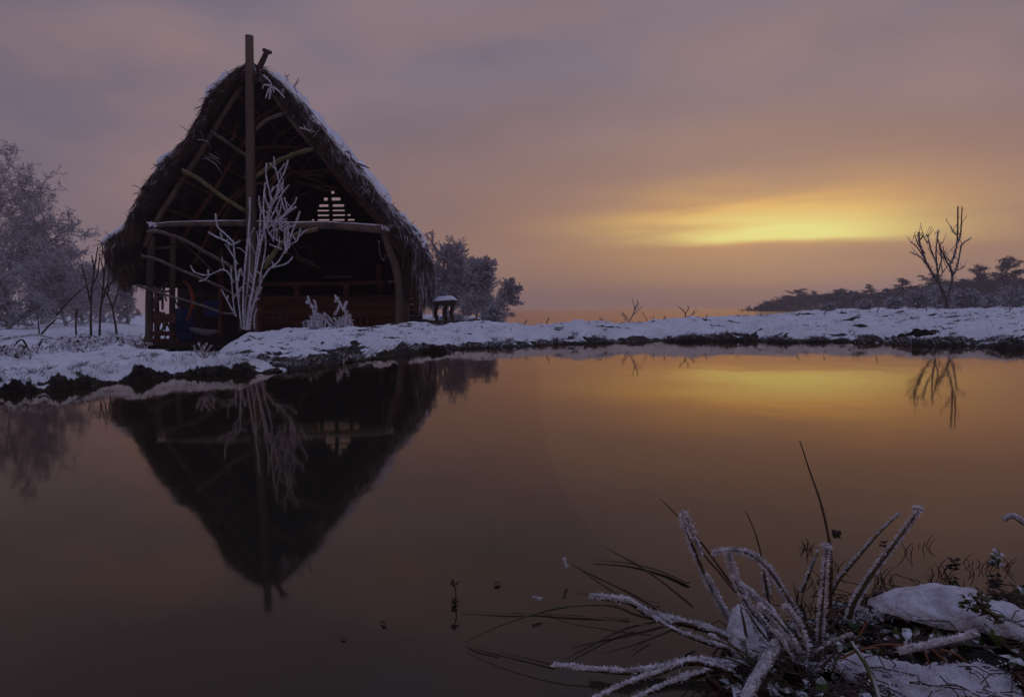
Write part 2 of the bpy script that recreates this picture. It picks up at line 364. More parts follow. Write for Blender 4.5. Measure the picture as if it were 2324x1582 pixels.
# ------------------------------------------------------------------ water
def water_mat(name, ior, dcol, trans, ripple=.0, rgh=.045):
    m = bpy.data.materials.new(name); m.use_nodes = True; t = m.node_tree; t.nodes.clear(); L = t.links.new
    o = t.nodes.new('ShaderNodeOutputMaterial'); gl = t.nodes.new('ShaderNodeBsdfGlossy'); gl.inputs['Roughness'].default_value = rgh; gl.inputs['Color'].default_value = (.95, .77, .62, 1)
    df = t.nodes.new('ShaderNodeBsdfDiffuse'); df.inputs['Color'].default_value = (*dcol, 1)
    tr = t.nodes.new('ShaderNodeBsdfTransparent'); tr.inputs[0].default_value = (.62, .48, .36, 1)
    mm = t.nodes.new('ShaderNodeMixShader'); mm.inputs[0].default_value = trans; L(df.outputs[0], mm.inputs[1]); L(tr.outputs[0], mm.inputs[2])
    fr = t.nodes.new('ShaderNodeFresnel'); fr.inputs['IOR'].default_value = ior
    mx = t.nodes.new('ShaderNodeMixShader'); L(fr.outputs[0], mx.inputs[0]); L(mm.outputs[0], mx.inputs[1]); L(gl.outputs[0], mx.inputs[2]); L(mx.outputs[0], o.inputs[0])
    g = t.nodes.new('ShaderNodeNewGeometry'); n = t.nodes.new('ShaderNodeTexNoise'); n.inputs['Scale'].default_value = 2.2; n.inputs['Detail'].default_value = 2; L(g.outputs['Position'], n.inputs[0])
    bp = t.nodes.new('ShaderNodeBump'); bp.inputs['Strength'].default_value = ripple; bp.inputs['Distance'].default_value = .02; L(n.outputs[0], bp.inputs['Height'])
    L(bp.outputs[0], gl.inputs['Normal'])
    return m
M_pond = water_mat('pond_water', 1.52, (.042, .040, .030), .45, .05)
M_lake = water_mat('lake_water', 1.5, (.20, .14, .13), .0, .03, .11)
ts_w = np.concatenate([np.linspace(-5, tx(-1530), 20), np.linspace(tx(-1500), tx(-60), 30), np.linspace(tx(-55), tx(2380), 400), np.linspace(tx(2385), tx(3200), 30), np.linspace(tx(3240), 5, 20)])
V = []; Fc = []; cols_w = []
for t in ts_w:
    dm = float(np.interp(t, sh_t, sh_d))+.18
    if t < tx(600): dm = min(dm, float(np.interp(t, nb_t, nb_d))+.10)
    if not cols_w or t*dm > cols_w[-1][0]+.002: cols_w.append((t*dm, dm))
for i, (X, dm) in enumerate(cols_w):
    for D in np.linspace(-8, dm, 6): V.append((X, D, 0))
    if i:
        for j in range(5):
            a = (i-1)*6+j; Fc.append((a, a+6, a+7, a+1))
me = bpy.data.meshes.new('pond'); me.from_pydata(V, [], Fc); me.materials.append(M_pond)
pond = bpy.data.objects.new('pond_water', me); COL.objects.link(pond); pond['kind'] = 'structure'
lk = MB(); lk.add([(-800, 24, -.62), (800, 24, -.62), (800, 690, -.62), (-800, 690, -.62)], [(0, 1, 2, 3)])
lake = lk.build('lake_water', M_lake); lake['kind'] = 'structure'
# pond bed
V = []; Fc = []; nb_ = 40
for i in range(nb_):
    for j in range(nb_):
        X = -36+72*i/(nb_-1); Y = -9+20*j/(nb_-1); V.append((X, Y, -.42+.05*fb(X*1.2, Y*1.2)))
        if i and j: a = (i-1)*nb_+j-1; Fc.append((a, a+nb_, a+nb_+1, a+1))
me = bpy.data.meshes.new('pond_bed'); me.from_pydata(V, [], Fc); me.materials.append(mat('mud', (.012, .007, .005), (.05, .030, .020), 6, .95, .6)); 
o = bpy.data.objects.new('pond_bed', me); COL.objects.link(o); o['kind'] = 'structure'

# ------------------------------------------------------------------ grass and weeds on the banks
def rimed_grass():
    m1 = MB(); m2 = MB()
    for which, zf, t0, t1, n, tt, dd in (('n', near_z, tx(-30), tx(640), 800, nb_t, nb_d), ('m', main_z, tx(560), tx(2360), 5600, sh_t, sh_d)):
        B = []; Dr = []; W = []; B2 = []; D2 = []
        for _ in range(n):
            t = random.uniform(t0, t1)
            if fb(t*30, 2.2, 8)+.1*random.random() < -.05 and random.random() < .8: continue
            d0 = float(np.interp(t, tt, dd)); u = random.random()
            off = random.uniform(.03, .35) if u < .6 else random.uniform(.35, 4.5 if which == 'm' else 1.2)
            D = d0+off; z, dr, e_ = zf(t, D)
            if z < .0: continue
            l = (random.uniform(.02, .05) if which == 'n' else random.uniform(.02, .07))*(1 if u < .6 else .6)
            a = random.uniform(0, 2*PI); k = random.uniform(.2, 1.3); big = random.random() < .07
            if big: l *= 1.3
            for _k in range(random.randint(14, 26) if big else random.randint(2, 5)):
                if big: a = random.uniform(0, 6.28); k = random.uniform(.2, 1.6)
                a2 = a+random.uniform(-1.2, 1.2); dv = (math.cos(a2)*k*l, math.sin(a2)*k*l, l*random.uniform(.5, 1) * (1 if off > .1 or random.random() < .5 else -.7))
                p = (t*D+random.uniform(-.02, .02), D+random.uniform(-.02, .02), z-.004)
                if u < .6 and random.random() < .5: B2.append(p); D2.append(dv)
                else: B.append(p); Dr.append(dv)
        m1.blades(B, Dr, rng.uniform(.0008, .002, len(B))*(1 if which == 'n' else 1.7)); m2.blades(B2, D2, rng.uniform(.0008, .002, len(B2))*(1 if which == 'n' else 1.7))
    tag(m1.build('frosted_grass', M_twig, kind='stuff'), 'white frosted grass blades standing out of the snow along both banks', 'grass', kind='stuff')
    tag(m2.build('bank_grass', M_straw, kind='stuff'), 'dark wet grass hanging over the edge of both banks', 'grass', kind='stuff')
rimed_grass()
def tall_tufts():
    m1 = MB(); m2 = MB()
    for k in range(150):
        t = random.uniform(tx(660), tx(2340)); d0 = float(np.interp(t, sh_t, sh_d)); D = d0+random.uniform(.1, 3.2); z = main_z(t, D)[0]
        if z < .02: continue
        n = random.randint(4, 22); l0 = random.uniform(.04, .12); B = []; Dv = []
        for _ in range(n):
            a = random.uniform(0, 6.28); q = random.uniform(.2, 1.1); l = l0*random.uniform(.4, 1); B.append((t*D+random.gauss(0, .035), D+random.gauss(0, .02), z-.006)); Dv.append((math.cos(a)*l*q, math.sin(a)*l*q, l*random.uniform(.3, 1)))
        (m1 if random.random() < .5 else m2).blades(B, Dv, rng.uniform(.0015, .0035, len(B)))
    tag(m1.build('frosted_tufts', M_twig, kind='stuff'), 'sparse frosted tufts of dead grass scattered over the far bank', 'grass', kind='stuff')
    tag(m2.build('dark_tufts', M_straw, kind='stuff'), 'sparse dark tufts of dead grass scattered over the far bank', 'grass', kind='stuff')
tall_tufts()

def spiny(mb, pts, r, n, l0, l1):            # hoar spikes along a twig
    for _ in range(n):
        i = random.randrange(len(pts)-1); p = Vector(pts[i]).lerp(Vector(pts[i+1]), random.random())
        a = random.uniform(0, 2*PI); d = Vector((math.cos(a), random.uniform(-.5, .5), math.sin(a)))
        mb.spike(p, d*random.uniform(l0, l1)+d*r, r*.8)

# weeds whose shapes follow the photo; each is one small thing with stem and twigs
def weed(name, label, cat, paths, D, r0, r1, mt, rime=0, group=None, k=5, jit=.0, spikes=True, leg=None, n=4):
    base = P(*paths[0][0], D); t = thing(name, label, cat, base, group)
    for i, pth in enumerate(paths):
        off = random.uniform(-1, 1)*(0.0 if i == 0 else .06*D/10)
        pts = smooth_path([P(x, y, D+off*(j/max(1, len(pth)-1))) for j, (x, y) in enumerate(pth)], n)
        mb = MB(); mb.tube(pts, [a*(1+random.uniform(-jit, jit)) for a in lerp_r(r0 if i == 0 else r0*.75, r1, len(pts))], k, jit)
        if spikes and rime: spiny(mb, pts, r1*.9, int(rime*len(pts)), r1*.6, r1*2.2)
        mb.build('stem' if i == 0 else 'twig', mt, t)
    return t

# ------------------------------------------------------------------ the hut
DF, DB = 16.0, 23.0
hut = thing('thatched_hut', 'tall open-fronted thatched hut with snowy roof and a bare mast, behind the bank', 'hut', P(600, 745, DF))
def pole(name, pts, r, m=M_wood, parent=hut, D=DF, k=8, jit=.12, n=4, r2=None, label=None):
    pp = smooth_path([P(*p, D) if len(p) == 2 else P(*p) for p in pts], n)
    rr = lerp_r(r, r2 if r2 else r*.85, len(pp))
    mb = MB(); mb.tube(pp, rr, k, jit*.5); o = mb.build(name, m, parent, True)
    if label: o['label'] = label
    return o, pp, rr
def ridge_snow(pp, rr, name='snow', parent=hut, w=.8, h=.45, m=M_snow, k0=0, k1=None, keep=1.0):
    mb = MB(); q = [p+Vector((0, -rr[i]*.25, rr[i]*.85)) for i, p in enumerate(pp)][k0:k1]; r_ = rr[k0:k1]
    mb.tube(q, [a*w*h*random.uniform(.7, 1.25)*keep for a in r_], 6, .2); return mb.build(name, m, parent, True)
PX = DF/F
# roof cross-section, outer line from left eave over ridge to right eave, in frame units at the front edge
outerL = [(300, 636), (276, 610), (260, 580), (254, 556), (268, 542), (300, 526), (322, 482), (346, 432), (376, 392), (402, 362), (440, 326), (468, 276), (494, 226), (530, 190), (562, 164), (592, 160)]
outerR = [(618, 174), (660, 208), (704, 256), (742, 302), (790, 352), (832, 402), (882, 462), (930, 512), (966, 552), (980, 600), (982, 640), (972, 680)]
innerL = [(318, 648), (306, 620), (300, 596), (306, 566), (318, 548), (332, 530), (346, 500), (366, 462), (392, 420), (421, 381), (452, 340), (482, 290), (511, 242), (541, 202), (572, 184), (592, 178)]
innerR = [(610, 184), (638, 222), (672, 270), (706, 320), (750, 370), (792, 414), (840, 462), (884, 516), (914, 560), (928, 606), (932, 650), (944, 690)]
O = [P(x, y, DF) for x, y in outerL+outerR]; I = [P(x, y, DF) for x, y in innerL+innerR]
def resample(pl, n):
    d = [0]
    for a, b in zip(pl, pl[1:]): d.append(d[-1]+(b-a).length)
    q = np.linspace(0, d[-1], n); return [Vector((np.interp(s, d, [p.x for p in pl]), 0, np.interp(s, d, [p.z for p in pl]))) for s in q], q
NR = 110
XR = P(605, 165, DF).x
def tap(x, y):                       # the right-hand slope draws in towards the back gable
    return XR+(x-XR)*(1-.23*max(0, min(1, (y-DF)/(DB-DF)))) if x > XR else x
Oq, _ = resample(O, NR); Iq, _ = resample(I, NR)
nl = 26; ys = np.linspace(DF-.35, DB+.3, nl)
V = []
for L_, (line, amp) in enumerate(((Oq, .07), (Iq, .03))):
    for iy, y in enumerate(ys):
        sag = -.10*math.sin(PI*iy/(nl-1))
        for i, p in enumerate(line):
            nrm = (Oq[i]-Iq[i]).normalized(); dd = amp*fb(p.x*2.2, y*2, p.z*2.2+L_)*1.3 + (amp*.5*fb(p.x*9, y*8, p.z*9))
            e_ = (.10*fb(p.x*3, 1, p.z*3) if iy == 0 else 0)
            V.append((tap(p.x+nrm.x*dd, y), y+e_, p.z+nrm.z*dd+sag*(1 if 8 < i < NR-8 else .3)))
Fc = []
for iy in range(nl-1):
    for i in range(NR-1):
        a = iy*NR+i; Fc.append((a, a+1, a+NR+1, a+NR)); b = nl*NR+a; Fc.append((b, b+NR, b+NR+1, b+1))
for iy, fl in ((0, 1), (nl-1, -1)):
    for i in range(NR-1):
        a = iy*NR+i; b = nl*NR+a; q = (a, b, b+1, a+1); Fc.append(q if fl > 0 else q[::-1])
for i in (0, NR-1):
    for iy in range(nl-1):
        a = iy*NR+i; b = nl*NR+a; q = (a, a+NR, b+NR, b); Fc.append(q)
mb = MB(); mb.add(V, Fc); roof = mb.build('roof', M_thatch, hut)
# straw ends
mb = MB(); mf = MB(); B = []; Dv = []; W = []; B2 = []; D2_ = []; W2 = []
for _ in range(22000):
    i = random.randrange(NR-1); u = random.random(); front = random.random() < .62
    p = Oq[i].lerp(Oq[i+1], random.random()); q = Iq[i].lerp(Iq[i+1], random.random()); nrm = (Oq[i]-Iq[i]).normalized()
    along = (Oq[min(i+1, NR-1)]-Oq[max(i-1, 0)]).normalized(); 
    if along.z > 0: along = -along            # straw runs down the slope
    eave = i < 14 or i > NR-16
    if front:
        pos = q.lerp(p, u**.8); pos.y = DF-.35+random.uniform(-.1, .12)
        d = along*random.uniform(.10, .34)+Vector((random.uniform(-.06, .06), -random.uniform(.0, .16), random.uniform(-.10, .04)))+nrm*random.uniform(-.10, .015)
        if eave: d = Vector((random.uniform(-.07, .07), random.uniform(-.12, .05), -random.uniform(.15, .50)))
    else:
        pos = p+nrm*.03; pos.y = random.uniform(DF-.3, DB) if random.random() < .4 else random.uniform(DF-.4, DF+1.5)
        d = along*random.uniform(.12, .4)+nrm*random.uniform(-.04, .05)+Vector((0, random.uniform(-.15, .1), 0))
        if eave: d = Vector((random.uniform(-.05, .08), random.uniform(-.1, .1), -random.uniform(.15, .45)))
    pos.x = tap(pos.x, pos.y)
    fr = random.random() < (.5 if (i > NR*.66) else .12) and u > .35
    (B2 if fr else B).append(pos); (D2_ if fr else Dv).append(d); (W2 if fr else W).append(random.uniform(.003, .008))
mb.blades([tuple(v) for v in B], [tuple(v) for v in Dv], W); mf.blades([tuple(v) for v in B2], [tuple(v) for v in D2_], W2)
mb.build('thatch_straw', M_straw, hut, kind='stuff'); mf.build('rimed_straw', M_strawf, hut, kind='stuff')
# hanging reed fringe at right and left eaves
B = []; Dv = []; W = []
for _ in range(2600):
    y = random.uniform(DF-.45, DF+2.0) if random.random() < .7 else random.uniform(DF, DB)
    u = random.random(); s = P(925+50*u+random.uniform(-5, 5), 555+60*random.random()+u*10, DF)
    B.append((tap(s.x, y), y, s.z)); Dv.append((random.uniform(-.10, .06)-.10, random.uniform(-.06, .06), -random.uniform(.25, .95)*(1-.8*abs(u-.45))))
    W.append(random.uniform(.004, .012))
for _ in range(1300):
    u = random.random(); s = P(262+66*u, 552+66*u*random.random()+random.uniform(0, 12), DF); y = random.uniform(DF-.45, DF+1.0)
    B.append((s.x, y, s.z)); Dv.append((random.uniform(-.03, .16), random.uniform(-.1, .06), -random.uniform(.12, .40)-.2*u*random.random()))
    W.append(random.uniform(.004, .012))
mb = MB(); mb.blades(B, Dv, W); mb.build('eave_fringe', M_straw, hut, kind='stuff')
B = [(b[0]+.02, b[1]-.02, b[2]) for b in B[:1500] if random.random() < .45]; mb = MB(); mb.blades(B, [(random.uniform(-.1, .06), 0, -random.uniform(.3, 1.1)) for _ in B], .006); mb.build('rimed_fringe', M_strawf, hut, kind='stuff')
# snow lying on the roof
def roof_snow(i0, i1, y0, y1, th, seed, cut):
    V = []; Fc = []; ni = (i1-i0); ny = 46; yy = np.concatenate([np.linspace(y0, y0+1.0, 24), np.linspace(y0+1.1, y1, ny-24)])
    Tk = {}
    for a, y in enumerate(yy):
        for b in range(ni+1):
            i = i0+b; p = Oq[min(i, NR-1)]; nrm = (Oq[min(i, NR-1)]-Iq[min(i, NR-1)]).normalized()
            iy = (y-(DF-.35))/(DB+.65-DF)*1.0; sag = -.10*math.sin(PI*min(1, max(0, iy)))*(1 if 8 < i < NR-8 else .3)
            nzv = fb(p.x*1.6, y*1.3, p.z*1.6+seed)+.5*fb(p.x*6, y*6, p.z*6+seed)
            edge = min(1, b/2.0, (ni-b)/2.0, (y-y0)/.12+.15)
            k = th*max(-1.0, min(1.6, (nzv-cut)*3.0+.5))*edge
            dd = .07*1.3*fb(p.x*2.2, y*2, p.z*2.2)
            V.append((tap(p.x+nrm.x*(dd+k), y), y-.04, p.z+nrm.z*(dd+k)+sag+.25*k))
    for a in range(ny-1):
        for b in range(ni):
            q = a*(ni+1)+b; Fc.append((q, q+1, q+ni+2, q+ni+1))
    # a skirt gives the sheet its thickness at the gable
    n0 = len(V)
    for b in range(ni+1): x, y, z = V[b]; V.append((x, y+.05, z-.09))
    for b in range(ni): Fc.append((b, n0+b, n0+b+1, b+1))
    m_ = MB(); m_.add(V, Fc); m_.build('roof_snow', M_snow, hut, True)
def idx(x, y):
    p = P(x, y, DF); return min(range(NR), key=lambda i: (Oq[i].x-p.x)**2+(Oq[i].z-p.z)**2)
roof_snow(idx(492, 230)-2, idx(545, 178), DF-.36, DB, .12, 1.0, -.35)
roof_snow(idx(345, 432), idx(440, 326), DF-.38, DB, .10, 5.0, -.15)
roof_snow(idx(250, 548), idx(310, 505), DF-.38, DF+3, .10, 9.0, -.45)
roof_snow(idx(440, 326), idx(500, 222), DF-.32, DB, .06, 13.0, .05)
roof_snow(idx(625, 180), idx(972, 560), DF-.40, DB+.2, .09, 21.0, -.08)
# mast and the pole that crosses it
_, mp_, mr_ = pole('mast', [(572, 756, DF-.3), (571, 600, DF-.35), (569, 400, DF-.4), (567, 220, DF-.45), (566, 82, DF-.5)], .125, r2=.093, k=12, jit=.06)
cp_, qp, qr = pole('crossing_pole', [(572, 190, DF-.3), (592, 148, DF-.4), (606, 118, DF-.5)], .075, M_bark, r2=.06)
m_ = MB(); e0 = P(606, 117, DF-.5); m_.tube([e0-Vector((.09, 0, -.03)), e0+Vector((.10, 0, -.04))], .045, 6, .2); m_.build('forked_end', M_bark, cp_)
# gable rafters
for pts, r in (([(548, 196), (500, 272), (452, 352), (402, 428), (356, 500), (328, 560)], .065), ([(604, 188), (660, 270), (740, 362), (812, 432), (868, 500), (890, 522)], .075)):
    pole('rafter', [(x, y, DF-.1) for x, y in pts], r, M_wood, r2=r*1.1)
# rafters further in, on both slopes
def at_y(i, y, inset=.10):
    p = Iq[i]; nrm = (Oq[i]-Iq[i]).normalized(); return Vector((tap(p.x-nrm.x*inset, y), y, p.z-nrm.z*inset-.1*math.sin(PI*(y-DF+.35)/(DB+.65-DF))))
iA, iR, iB = 12, idx(592, 160), NR-14
for y in (17.5, 18.9, 20.4, 21.8):
    for a, b in ((iA, iR-2), (iR+2, iB)):
        n_ = 8; pp = [at_y(int(a+(b-a)*j/(n_-1)), y+random.uniform(-.12, .12)) for j in range(n_)]
        m_ = MB(); m_.tube(pp, [random.uniform(.05, .07) for _ in pp], 7, .08); m_.build('rafter', M_woodr, hut, True)
for fr in (.16, .34, .52, .70, .88):
    for a, b in ((iA, iR-2), (iR+2, iB)):
        i = int(a+(b-a)*fr); m_ = MB(); pp = [at_y(i, y, .03)+Vector((random.uniform(-.03, .03), 0, random.uniform(-.03, .03))) for y in np.linspace(DF-.1, DB, 9)]
        m_.tube(pp, .038, 6, .1); m_.build('purlin', M_woodr, hut, True)
m_ = MB(); a = at_y(iR, DF-.4, .12); b = at_y(iR, DB, .12); m_.tube([a, a.lerp(b, .5), b], .08, 8, .05); m_.build('ridge_pole', M_wood, hut, True)
for y, z_, xl, xr in ((18.9, 345, 470, 700), (20.4, 395, 520, 735), (21.8, 422, 560, 770)):
    pole('collar_beam', [(xl, z_+3, y), ((xl+xr)/2, z_-4, y), (xr, z_+4, y)], .05, M_woodr)
pole('collar_beam', [(472, 340, 18), (560, 338, 18), (650, 333, 18), (742, 345, 18)], .045, M_woodr)
pole('collar_beam', [(640, 385, 19.5), (690, 390, 19.5), (760, 382, 19.5), (800, 375, 19.5)], .045, M_woodr)
# tie beam with snow on it
tb_, tp, tr_ = pole('tie_beam', [(338, 514, DF-.25), (400, 509, DF-.25), (480, 508, DF-.25), (570, 508, DF-.28), (660, 512, DF-.25), (740, 512, DF-.25), (800, 516, DF-.25), (884, 522, DF-.25)], .055, r2=.10, k=9)
ridge_snow(tp, tr_, parent=tb_, w=.55, h=.8, keep=.62)
for x, y, r in ((345, 510, .09), (881, 516, .13)):
    m_ = MB(); c = P(x, y-1, DF-.33)
    for _ in range(14): m_.chunk((c.x+random.uniform(-r, r), c.y+random.uniform(-.05, .05), c.z+random.uniform(-.5, .5)*r), r*.42)
    m_.build('snow_lump', M_snow, hut)
# braces and crooked branches lashed to the mast
br = [([(415, 388), (450, 406), (505, 447), (560, 482)], .055, M_green, 'brace'), ([(478, 302), (505, 316), (535, 338), (565, 356)], .045, M_wood, 'brace'),
      ([(580, 296), (600, 277), (622, 266), (652, 258)], .05, M_wood, 'brace'), ([(580, 402), (622, 372), (664, 352), (712, 338)], .055, M_green, 'brace'),
      ([(600, 610), (622, 575), (645, 548), (680, 530), (722, 521)], .06, M_green, 'brace'),
      ([(334, 528), (359, 526), (417, 545), (470, 575), (522, 604), (545, 625)], .045, M_wood, 'brace'), ([(321, 581), (359, 591), (417, 616), (493, 648), (540, 673)], .035, M_wood, 'brace'),
      ([(310, 648), (342, 658), (388, 673), (465, 696), (505, 711), (535, 713)], .03, M_wood, 'brace'), ([(640, 388), (610, 430), (590, 470)], .04, M_woodr, 'brace'),
      ([(505, 352), (480, 395), (440, 440), (415, 490), (395, 560)], .06, M_woodr, 'brace'), ([(560, 280), (520, 330), (470, 400), (420, 470), (400, 520)], .05, M_woodr, 'brace'), ([(545, 430), (500, 480), (470, 540), (440, 600)], .045, M_woodr, 'brace')]
for pts, r, m__, nm in br:
    dd = DF-.35 if m__ is not M_woodr else DF+1.6
    o_, pp, rr = pole(nm, [(x, y, dd) for x, y in pts], r, m__)
    if m__ is not M_woodr: ridge_snow(pp, rr, 'rime', parent=o_, m=M_rime, keep=.55)
# posts
for pts, r in (([(345, 535, DF), (340, 640, DF), (337, 830, DF)], .085), ([(392, 540, DF+.6), (391, 660, DF+.6), (392, 830, DF+.6)], .07),
               ([(873, 528, DF-.1), (886, 570, DF-.1), (901, 612, DF-.1), (908, 680, DF-.1), (906, 775, DF-.1)], .105), ([(921, 600, DF+.3), (920, 690, DF+.3), (921, 770, DF+.3)], .10),
               ([(590, 560, DF+3), (588, 780, DF+3)], .09), ([(860, 600, DB-1), (860, 760, DB-1)], .10), ([(500, 560, DF+4), (502, 800, DF+4)], .08),
               ([(355, 560, DF+3), (356, 830, DF+3)], .07), ([(425, 580, DB-.5), (425, 830, DB-.5)], .08)):
    pole('post', pts, r, M_woodr if pts[0][2] > DF+1 else M_wood, r2=r*1.1, k=9)
pole('hanging_branch', [(860, 548, DF-.3), (862, 575, DF-.3), (870, 592, DF-.3), (876, 580, DF-.3)], .018, M_barkf)
pole('side_rail', [(310, 557, DF+.2), (345, 564, DF+.2), (400, 560, DF+.2)], .04)
pole('side_rail', [(338, 655, DF+.5), (372, 662, DF+.5), (398, 658, DF+.5)], .035)
pole('side_rail', [(880, 640, DF+.2), (915, 637, DF+.2), (955, 634, DF+.2)], .035)
# side lattice of sticks in the left bay (daylight shows between them)
for k in range(26):
    x0 = random.uniform(342, 395); y0 = random.uniform(640, 760); a = random.uniform(-.9, .9)
    pole('lattice_stick', [(x0, y0, DF+random.uniform(.3, 2.5)), (x0+36*math.sin(a)*.8, y0+40, DF+random.uniform(.3, 2.5))], random.uniform(.018, .04), M_wood, n=2, k=5)
for (x0, x1, y_, h_, y2) in ((342, 398, 722, 20, .4), (342, 398, 756, 10, .5), (345, 405, 776, 14, .6)):
    a = P(x0, y_, DF+y2); b = P(x1, y_+random.uniform(-3, 3), DF+y2); m_ = MB(); m_.box((a+b)/2, ((b-a).length, .06, h_*PX), jit=.01); m_.build('side_board', M_plank, hut)
for (x, y, r_, d_) in ((570, 508, .15, DF-.32), (345, 513, .11, DF-.12), (879, 521, .15, DF-.18), (568, 402, .13, DF-.38), (569, 297, .12, DF-.4), (572, 184, .13, DF-.4), (392, 560, .09, DF+.6), (569, 482, .13, DF-.36)):
    c = P(x, y, d_); m_ = MB()
    for q in range(4):
        oz = Vector((0, 0, (q-1.5)*.028)); m_.tube([c+oz+Vector((r_*math.cos(a), r_*math.sin(a)*.9, .03*math.sin(a+q))) for a in np.linspace(0, 2*PI, 15)], .013, 5, .15, cap=False)
    m_.build('lashing', M_straw, hut)
# crooked brushwood inside the open front
for k in range(34):
    x0 = random.uniform(400, 700); y0 = random.uniform(300, 560); a = random.uniform(-1.5, 1.5); l = random.uniform(40, 150); dd = random.uniform(DF+.2, DF+4.5)
    pts = []
    for q in range(5):
        x = x0+l*q/4*math.cos(a)+random.uniform(-6, 6); y = y0+l*q/4*math.sin(a)*.8+random.uniform(-6, 6); pts.append((x, y, dd+random.uniform(-.1, .1)))
    ok = all(min(p.x for p in Iq if p.z > P(*q).z-.1)+.15 < P(*q).x < max(p.x for p in Iq if p.z > P(*q).z-.1)-.3 if any(p.z > P(*q).z+.2 for p in Iq) else False for q in pts)
    if ok: pole('thin_branch', pts, random.uniform(.014, .038), random.choice((M_woodr, M_wood, M_woodr)), k=5, n=3)
# floor of the hut
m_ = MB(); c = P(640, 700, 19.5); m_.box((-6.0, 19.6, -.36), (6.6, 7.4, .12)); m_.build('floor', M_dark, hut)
# back wall: boards below, boards framing a stepped triangular opening above
def wall_box(x0, x1, y0, y1, D, m, name, th=.05, jit=.006):
    a = P(x0, y0, D); b = P(x1, y1, D); xm_ = 640; a.z = P(750 if D > DR else (x0+x1)/2, y0, D).z; b.z = P(750 if D > DR else (x0+x1)/2, y1, D).z
    if D > DR:
        zt = a.z+.08; Lx = [p.x for p in Iq[:NR//2] if p.z > zt-.06 or p.z < -9]; Rx = [p.x for p in Iq[NR//2:] if p.z > zt-.06]
        if not Lx or not Rx: return
        lo, hi = min(Lx)-.12, tap(max(Rx), DB)-.02
        a.x, b.x = max(a.x, lo), min(b.x, hi)
        if b.x-a.x < .02: return
    if True: pass
    a = a;  m_ = MB(); m_.box(((a.x+b.x)/2, D, (a.z+b.z)/2), (abs(b.x-a.x), th, abs(a.z-b.z)), jit=jit); o_ = m_.build(name, m, hut); return o_
DR = 20.6
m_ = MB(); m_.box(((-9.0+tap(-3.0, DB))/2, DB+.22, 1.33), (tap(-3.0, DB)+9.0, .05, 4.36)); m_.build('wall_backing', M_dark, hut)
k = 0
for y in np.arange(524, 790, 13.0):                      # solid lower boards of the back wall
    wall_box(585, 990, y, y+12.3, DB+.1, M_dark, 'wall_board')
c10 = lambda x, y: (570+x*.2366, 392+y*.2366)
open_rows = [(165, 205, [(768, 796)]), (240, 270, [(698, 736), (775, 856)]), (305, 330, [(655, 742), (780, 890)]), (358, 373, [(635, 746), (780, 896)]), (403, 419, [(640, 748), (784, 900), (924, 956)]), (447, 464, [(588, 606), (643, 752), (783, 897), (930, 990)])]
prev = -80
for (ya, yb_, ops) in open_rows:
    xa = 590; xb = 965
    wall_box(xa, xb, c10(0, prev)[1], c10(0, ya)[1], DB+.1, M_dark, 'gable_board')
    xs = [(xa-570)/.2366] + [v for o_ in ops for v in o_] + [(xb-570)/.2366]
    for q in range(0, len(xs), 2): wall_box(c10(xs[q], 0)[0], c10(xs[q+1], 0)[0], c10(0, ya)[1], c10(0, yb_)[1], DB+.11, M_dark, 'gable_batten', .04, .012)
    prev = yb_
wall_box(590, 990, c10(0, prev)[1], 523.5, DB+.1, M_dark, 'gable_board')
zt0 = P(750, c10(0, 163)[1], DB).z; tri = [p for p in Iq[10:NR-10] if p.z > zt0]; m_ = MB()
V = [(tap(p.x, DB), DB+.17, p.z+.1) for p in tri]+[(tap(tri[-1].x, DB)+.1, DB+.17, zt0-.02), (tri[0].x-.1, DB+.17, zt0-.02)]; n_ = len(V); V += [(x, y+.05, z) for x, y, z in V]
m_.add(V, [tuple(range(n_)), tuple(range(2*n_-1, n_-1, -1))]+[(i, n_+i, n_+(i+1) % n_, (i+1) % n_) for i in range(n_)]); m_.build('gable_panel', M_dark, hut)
# railing and plank front of the stalls inside
for y in np.arange(672, 775, 10.5):
    xs = [584, random.uniform(690, 790), 905]
    for a, b in zip(xs, xs[1:]): wall_box(a+.4, b-.4, y, y+9.9, DR+random.uniform(-.015, .015), M_plank, 'plank')
wall_box(588, 872, 639, 648, DR-.05, M_plank, 'top_rail', .12)
for x in (673, 786): wall_box(x-6, x+6, 648.5, 671.5, DR-.02, M_plank, 'rail_post', .10)
wall_box(735, 803, 628, 630.5, DB-.2, M_grey, 'shelf', .3)
for k in range(4): wall_box(747+k*2, 787-k, 625.5-k*2.6, 627-k*2.6, DB-.2, M_plank, 'stacked_board', .2)
# left wall (inside of the left bay)
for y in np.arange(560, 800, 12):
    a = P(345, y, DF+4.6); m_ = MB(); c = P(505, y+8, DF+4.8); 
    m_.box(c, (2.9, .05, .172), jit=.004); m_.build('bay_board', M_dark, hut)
# bits sticking out of the thatch
def sprig(paths, D, r, m_=M_rime, name='twig_in_thatch'):
    for pth in paths:
        pp = smooth_path([P(x, y, D) for x, y in pth], 4); mb_ = MB(); mb_.tube(pp, lerp_r(r, r*.5, len(pp)), 5, .25); mb_.build(name, m_, hut)
sprig([[(598, 172), (612, 185), (618, 200)], [(616, 196), (600, 193), (596, 202)], [(616, 198), (608, 208), (603, 224)], [(614, 204), (613, 216), (611, 226)], [(620, 200), (622, 210)], [(620, 198), (632, 207), (646, 222)]], DF-.55, .028)
sprig([[(658, 215), (653, 195), (650, 172)], [(650, 186), (655, 180)], [(650, 176), (646, 168)], [(650, 178), (656, 169)], [(662, 216), (668, 200), (678, 184)], [(668, 198), (675, 212)], [(664, 202), (678, 178)]], DF-.3, .022)
sprig([[(788, 348), (806, 368), (838, 382)], [(806, 368), (820, 386)], [(790, 352), (812, 378)]], DF-.1, .03, M_bark)
